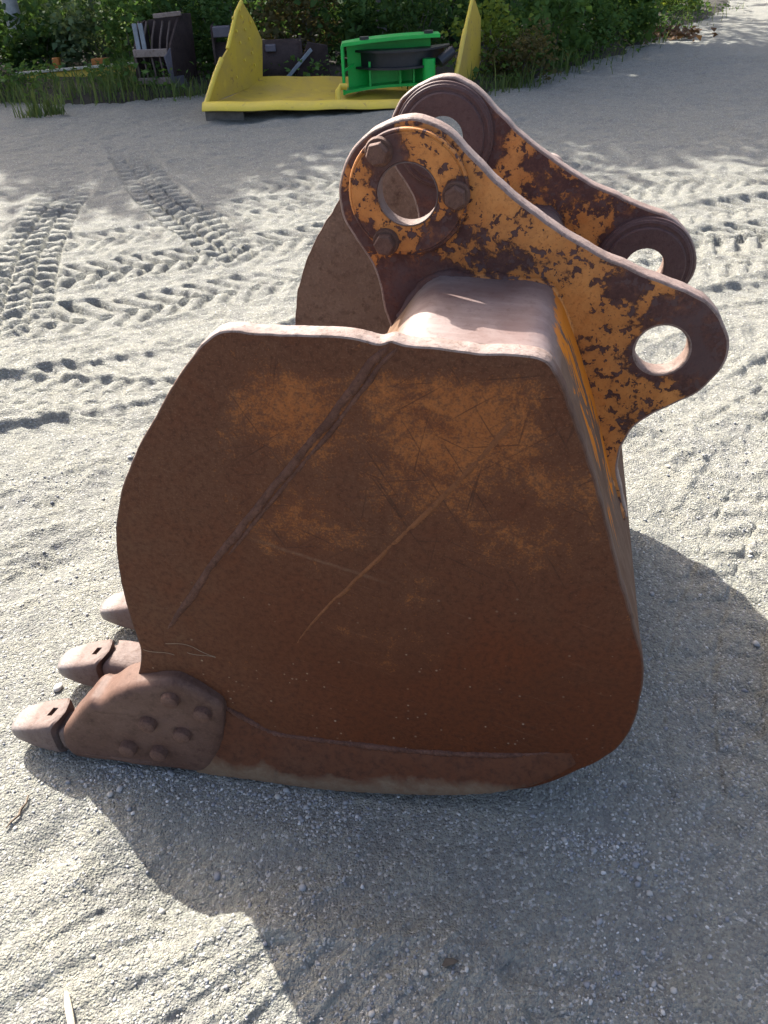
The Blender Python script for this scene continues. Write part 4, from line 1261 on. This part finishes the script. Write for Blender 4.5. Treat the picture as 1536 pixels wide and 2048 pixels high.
def solid(name, poly, thick, mat, parent, bevel=0.006):
    """thin plate through planar 3-D points, with real thickness along its normal"""
    P = [Vector(p) for p in poly]
    nrm = Vector((0, 0, 0))
    for a, b in zip(P, P[1:] + P[:1]):
        nrm += a.cross(b)
    nrm.normalize()
    n = len(P)
    V = [p - nrm * thick / 2 for p in P] + [p + nrm * thick / 2 for p in P]
    Fc = [tuple(range(n))[::-1], tuple(range(n, 2 * n))] + [(i, (i + 1) % n, n + (i + 1) % n, n + i) for i in range(n)]
    o = build(name, V, Fc, mat, parent, 30)
    if bevel:
        b = o.modifiers.new('bevel', 'BEVEL'); b.width = bevel; b.segments = 2; b.limit_method = 'ANGLE'; b.angle_limit = R(40)
    return o

PO = Vector((-0.4, 10.3, 0.0))
plow = empty('snow_plow', PO)
tag(plow, 'yellow snow plow lying on its back with two tall end plates', 'snow plow')
def rel(p, o=PO):
    return tuple(Vector(p) - o)
# moldboard: front lip, shallow trough, back rim
nx = 26
fl, fr_ = Vector((-1.82, 9.70, 0.185)), Vector((1.02, 10.12, 0.045))
bl, br = Vector((-1.30, 10.95, 0.25)), Vector((1.40, 11.25, 0.11))
V, Fc = [], []
prof_t = [(0.0, 0.0), (0.05, 0.004), (0.12, -0.012), (0.2, -0.03), (0.45, -0.045), (0.7, -0.035), (0.9, -0.004), (1.0, 0.03)]
for i in range(nx + 1):
    s_ = i / nx
    for t, dz in prof_t:
        p = (fl.lerp(fr_, s_)).lerp(bl.lerp(br, s_), t)
        V.append(rel((p.x, p.y - (0.012 * math.sin(s_ * 23) if t == 0 else 0), p.z + dz + 0.004 * math.sin(s_ * 31 + t * 5))))
K = len(prof_t)
n1 = len(V)
V += [(a, b, c - 0.035) for a, b, c in V]
for i in range(nx):
    for k in range(K - 1):
        Fc.append((i * K + k, (i + 1) * K + k, (i + 1) * K + k + 1, i * K + k + 1))
        Fc.append(tuple(n1 + q for q in (i * K + k, i * K + k + 1, (i + 1) * K + k + 1, (i + 1) * K + k)))
    for k in (0, K - 1):
        Fc.append((i * K + k, (i + 1) * K + k, n1 + (i + 1) * K + k, n1 + i * K + k))
for i in (0, nx):
    for k in range(K - 1):
        Fc.append((i * K + k, i * K + k + 1, n1 + i * K + k + 1, n1 + i * K + k))
build('moldboard', V, Fc, MT['yellow_dirty'], plow, 40)
q = MB()
lip = []
for i in range(nx * 2 + 1):
    s_ = i / (nx * 2)
    p = fl.lerp(fr_, s_)
    lip.append(rel((p.x, p.y - 0.03 - 0.004 * math.sin(s_ * 19), p.z - 0.005 + 0.004 * math.sin(s_ * 27))))
nl = len(lip)
vv, ff = [], []
for (x, y, z) in lip:
    vv += [(x, y + 0.06, z + 0.022), (x, y, z + 0.020), (x, y - 0.075, z - 0.030), (x, y - 0.085, z - 0.050), (x, y - 0.07, z - 0.058), (x, y + 0.06, z - 0.035)]
for i in range(nl - 1):
    for k in range(6):
        k2 = (k + 1) % 6
        ff.append((i * 6 + k, (i + 1) * 6 + k, (i + 1) * 6 + k2, i * 6 + k2))
ff += [tuple(range(6)), tuple((nl - 1) * 6 + k for k in range(6))[::-1]]
q.add(vv, ff).build('cutting_lip', MT['yellow'], plow, 35)
LP = [(-1.795, 9.73, 0.17), (-1.687, 9.991, 0.427), (-1.616, 10.162, 0.563), (-1.556, 10.308, 0.644), (-1.444, 10.579, 0.974), (-1.385, 10.722, 1.07), (-1.306, 10.913, 0.872), (-1.242, 11.066, 0.652), (-1.28, 10.976, 0.24), (-1.395, 10.696, 0.20)]
lp = solid('end_plate', [rel(p) for p in LP], 0.025, MT['yellow_dirty'], plow, 0.004)
MB().tube([rel(p) for p in LP[:3]], 0.028, 10).build('edge_rail', MT['yellow'], plow, 60)
MB().tube([rel(p) for p in LP[3:6]], 0.022, 10).build('edge_rail', MT['yellow'], plow, 60)
ex = (Vector(LP[5]) - Vector(LP[0])); 
hd = Vector((ex.x, ex.y, 0)).normalized()
sn = Vector((hd.y, -hd.x, 0))
for t, z in ((0.80, 0.93), (1.0, 0.93), (0.85, 0.80), (1.05, 0.80), (0.9, 0.68), (1.12, 0.7), (1.15, 0.55), (1.18, 0.42), (0.95, 0.5), (0.72, 0.35), (1.2, 0.86), (0.98, 1.0)):
    p = Vector(LP[0]) + hd * t
    c = Vector((p.x, p.y, z)) + sn * 0.012
    MB().tube([rel(c), rel(c + sn * 0.014)], 0.016, 8).build('rivet', MT['yellow'], lp, 40)
RP = [(0.995, 10.106, 0.06), (1.107, 10.409, 0.423), (1.196, 10.649, 0.699), (1.296, 10.915, 0.961), (1.319, 10.979, 1.011), (1.46, 11.36, 0.76), (1.48, 11.42, 0.30), (1.40, 11.2, 0.08)]
rp = solid('end_plate', [rel(p) for p in RP], 0.025, MT['yellow_dirty'], plow, 0.004)
MB().tube([rel(p) for p in RP[:3]], 0.028, 10).build('edge_rail', MT['yellow'], plow, 60)
MB().tube([rel(RP[2]), rel(RP[3]), rel(RP[4])], 0.020, 10).build('edge_rail', MT['yellow'], plow, 60)
q = MB().tube([rel((-0.32, 10.02, 0.10)), rel((-0.32, 10.06, 0.20)), rel((-0.28, 10.08, 0.245)), rel((-0.22, 10.10, 0.24))], 0.035, 10)
q.build('lifting_lug', MT['yellow'], plow, 60)

for (x, y, lb) in ((-1.72, 9.86, 'grey weathered timber block under the left corner of the yellow plow'), (0.95, 10.75, 'weathered timber block under the right end of the yellow plow')):
    z1 = 0.125 if x < 0 else 0.03
    o = MB().hexa([(x - 0.10, y - 0.12, -0.03), (x + 0.32, y - 0.05, -0.03), (x + 0.30, y + 0.30, -0.03), (x - 0.12, y + 0.25, -0.03), (x - 0.10, y - 0.12, z1), (x + 0.32, y - 0.05, z1 - 0.01), (x + 0.30, y + 0.30, z1), (x - 0.12, y + 0.25, z1)]).build('timber_block', MT['wood_block'], None, 30, 0.006)
    tag(o, lb, 'timber block')

# green curved frame holding black rings, standing on the plow
GO = Vector((0.25, 10.35, 0.10))
gf = empty('green_frame', GO)
tag(gf, 'bright green curved steel frame standing on the yellow plow', 'machine frame')
def arc_plate(name, x0, x1, z, dz, yf, sag, dep, th, mat, parent, seg=18, tip=0.0):
    """horizontal crescent flange: concave front edge bowed back by sag"""
    V, Fc = [], []
    for i in range(seg + 1):
        t = i / seg
        x = x0 + (x1 - x0) * t
        b = sag * (1 - (2 * t - 1) ** 2)
        zz = z + dz * t
        d = dep * (1 - tip * abs(2 * t - 1) ** 3)
        for (y, k) in ((yf + b, 0), (yf + b * 0.8 + d, 0), (yf + b * 0.8 + d, th), (yf + b, th)):
            V.append((x, y, zz + k))
    for i in range(seg):
        for k in range(4):
            k2 = (k + 1) % 4
            Fc.append((i * 4 + k, (i + 1) * 4 + k, (i + 1) * 4 + k2, i * 4 + k2))
    Fc += [(0, 1, 2, 3), tuple(seg * 4 + k for k in (3, 2, 1, 0))]
    return build(name, V, Fc, mat, parent, 40)
arc_plate('top_flange', -0.50, 0.62, 0.52, 0.055, -0.12, 0.16, 0.40, 0.035, MT['green'], gf, tip=0.35)
arc_plate('bottom_flange', -0.49, 0.56, 0.045, 0.04, -0.12, 0.22, 0.36, 0.03, MT['green'], gf, tip=0.35)
solid('side_web', [(-0.50, -0.10, 0.03), (-0.50, 0.16, 0.05), (-0.49, 0.18, 0.54), (-0.50, -0.10, 0.53)], 0.03, MT['green'], gf)
solid('side_web', [(-0.50, -0.085, 0.26), (-0.38, 0.10, 0.30), (-0.38, 0.10, 0.33), (-0.50, -0.085, 0.29)], 0.02, MT['green'], gf, 0.003)
V, Fc = [], []
for i in range(15):
    t = i / 14
    x = -0.45 + 0.98 * t
    b = 0.16 * (1 - (2 * t - 1) ** 2)
    for y, z in ((0.14 + b, 0.06 + 0.03 * t), (0.17 + b, 0.06 + 0.03 * t), (0.17 + b, 0.53 + 0.04 * t), (0.14 + b, 0.53 + 0.04 * t)):
        V.append((x, y, z))
for i in range(14):
    for k in range(4):
        k2 = (k + 1) % 4
        Fc.append((i * 4 + k, (i + 1) * 4 + k, (i + 1) * 4 + k2, i * 4 + k2))
build('back_web', V, Fc, MT['green'], gf, 40)
for x, b in ((-0.19, 0.12), (0.17, 0.15), (0.33, 0.12)):
    MB().box((x - 0.012, b - 0.02, 0.07), (x + 0.012, b + 0.20, 0.34)).build('rib', MT['green'], gf, 30)
q = MB().tube([(0.50, -0.02, 0.04), (0.50, -0.02, 0.36)], 0.075, 20)
q.build('post', MT['green'], gf, 40)
for x, y in ((-0.24, 0.06), (0.50, 0.05)):
    MB().tube([(x, y, 0.555 + 0.05 * (x + 0.5)), (x, y, 0.585 + 0.05 * (x + 0.5))], 0.055, 16).build('black_cap', MT['black'], gf, 40)
bk = empty('black_ring', GO)
tag(bk, 'black curved double ring held inside the bright green frame', 'ring')
arc_plate('ring_flange', -0.36, 0.76, 0.43, 0.02, 0.20, -0.34, 0.22, 0.022, MT['black'], bk, tip=0.5)
arc_plate('ring_flange', -0.36, 0.72, 0.26, 0.02, 0.20, -0.34, 0.22, 0.022, MT['black'], bk, tip=0.5)
arc_plate('ring_web', -0.32, 0.70, 0.282, 0.02, 0.26, -0.30, 0.05, 0.148, MT['black'], bk)
MB().tube([(0.62, -0.02, 0.32), (0.78, 0.05, 0.42)], 0.06, 10).build('end_lug', MT['black'], bk, 40)

# rusty skeleton bucket standing on edge
RO = Vector((-2.75, 11.95, 0.02))
rk = empty('skeleton_bucket', RO, R(-6))
tag(rk, 'dark rusty skeleton bucket with grey bars, standing on edge left of the plow', 'skeleton bucket')
for z, w_ in ((0.10, 0.08), (0.42, 0.09)):
    MB().box((-0.30, -0.05, z), (0.16, 0.0, z + w_)).build('cross_bar', MT['rust_bar'], rk, 30, 0.008)
for x in (-0.29, -0.18, -0.07, 0.04, 0.14):
    MB().tube([(x, -0.02, 0.05), (x + 0.02, -0.03, 0.25), (x, -0.01, 0.42), (x + 0.015, 0.10, 0.62), (x + 0.04, 0.25, 0.80)], 0.014, 8).build('rib_bar', MT['rib_rust'], rk, 60)
for x in (-0.22, -0.14):
    MB().box((x - 0.03, -0.03, 0.50), (x + 0.028, -0.005, 0.80)).build('grey_slat', MT['grey_paint'], rk, 30, 0.004)
solid('side_plate', [(0.17, -0.06, 0.0), (0.30, 0.22, 0.05), (0.36, 0.50, 0.25), (0.38, 0.52, 0.86), (0.30, 0.28, 0.88), (0.20, 0.0, 0.55)], 0.035, MT['dark_rust'], rk)
solid('side_plate', [(-0.31, -0.06, 0.0), (-0.28, 0.22, 0.05), (-0.25, 0.50, 0.25), (-0.25, 0.52, 0.80), (-0.27, 0.28, 0.78), (-0.30, 0.0, 0.50)], 0.03, MT['dark_rust'], rk)
solid('back_sheet', [(-0.25, 0.50, 0.12), (0.36, 0.50, 0.12), (0.38, 0.54, 0.86), (-0.22, 0.54, 0.80)], 0.03, MT['dark_rust'], rk)
MB().bar((-0.02, 0.20, 0.86), (0.34, 0.26, 0.88), 0.06, 0.05).build('top_bar', MT['rust_bar'], rk, 30, 0.006)
solid('gusset', [(0.12, -0.07, 0.42), (0.20, 0.0, 0.52), (0.30, 0.2, 0.06), (0.18, -0.07, 0.0)], 0.02, MT['lavender'], rk)

# dark rusted bucket behind the plow
DO = Vector((-1.35, 12.2, 0.02))
db = empty('rusted_bucket', DO, R(5))
tag(db, 'dark rusted loader bucket half hidden behind the left yellow end plate', 'bucket')
V, Fc = [], []
pr = [(0.0, 0.0), (-0.10, 0.14), (-0.10, 0.30), (-0.02, 0.44), (0.14, 0.52)]
solid('end_wall', [(-0.66, 0.05, 0.0), (-0.66, -0.10, 0.2), (-0.66, -0.10, 0.45), (-0.66, 0.0, 0.72), (-0.66, 0.45, 0.74), (-0.66, 0.55, 0.2), (-0.66, 0.45, 0.0)], 0.03, MT['dark_rust'], db)
solid('end_wall', [(0.50, 0.05, 0.0), (0.50, -0.10, 0.2), (0.50, -0.10, 0.35), (0.50, 0.0, 0.50), (0.50, 0.45, 0.54), (0.50, 0.55, 0.2), (0.50, 0.45, 0.0)], 0.03, MT['dark_rust'], db)
for i, (a, b) in enumerate(zip(pr[:-1], pr[1:])):
    for k, (y, z) in enumerate((a, b)):
        pass
bs = []
for x in (-0.645, 0.485):
    for (y, z) in pr:
        bs.append((x, y + 0.02, z))
for (y, z) in pr:
    pass
V = bs + [(x, y + 0.03, z) for x, y, z in bs]
Fc = []
for i in range(4):
    Fc.append((i, i + 1, 5 + i + 1, 5 + i))
    Fc.append((10 + i, 15 + i, 15 + i + 1, 10 + i + 1))
for a, b in ((0, 5), (4, 9)):
    Fc.append((a, b, b + 10, a + 10))
build('back_sheet', V, Fc, MT['dark_rust'], db, 40)
MB().box((-0.64, -0.14, 0.60), (-0.42, 0.05, 0.72)).build('hinge_block', MT['lavender'], db, 30, 0.01)
MB().box((0.02, -0.08, 0.40), (0.16, 0.05, 0.48)).build('hinge_block', MT['lavender'], db, 30, 0.01)
HO = Vector((-0.75, 12.1, 0.02))
hp = empty('steel_bracket', HO)
tag(hp, 'dark steel bracket with a slanting grey bar behind the middle of the plow', 'bracket')
MB().bar((-0.38, -0.10, 0.03), (0.05, -0.06, 0.42), 0.03, 0.045).build('slant_bar', MT['grey_paint'], hp, 30, 0.004)
solid('bracket_plate', [(-0.22, 0.0, 0.02), (0.28, 0.05, 0.02), (0.26, 0.05, 0.45), (0.0, 0.0, 0.50)], 0.04, MT['dark_rust'], hp)

# yellow blade lying in the grass at the left
YO = Vector((-4.25, 13.0, 0.0))
yb = empty('yellow_beam', YO)
tag(yb, 'old yellow steel beam with orange lugs lying in the grass at the left', 'beam', kind='thing')
MB().bar((-0.92, 0.1, 0.19), (0.95, 0.1, 0.26), 0.06, 0.035).build('edge_bar', MT['pale_stick'], yb, 30, 0.006)
solid('blade_sheet', [(-0.70, 0.02, 0.03), (0.92, 0.02, 0.06), (0.94, 0.12, 0.24), (-0.75, 0.12, 0.18)], 0.02, MT['yellow_dirty'], yb)
MB().box((0.25, 0.16, 0.24), (0.50, 0.28, 0.33)).build('orange_lug', MT['orange'], yb, 30, 0.015)
MB().box((-0.32, 0.16, 0.22), (-0.22, 0.26, 0.36)).build('orange_lug', MT['orange'], yb, 30, 0.015)
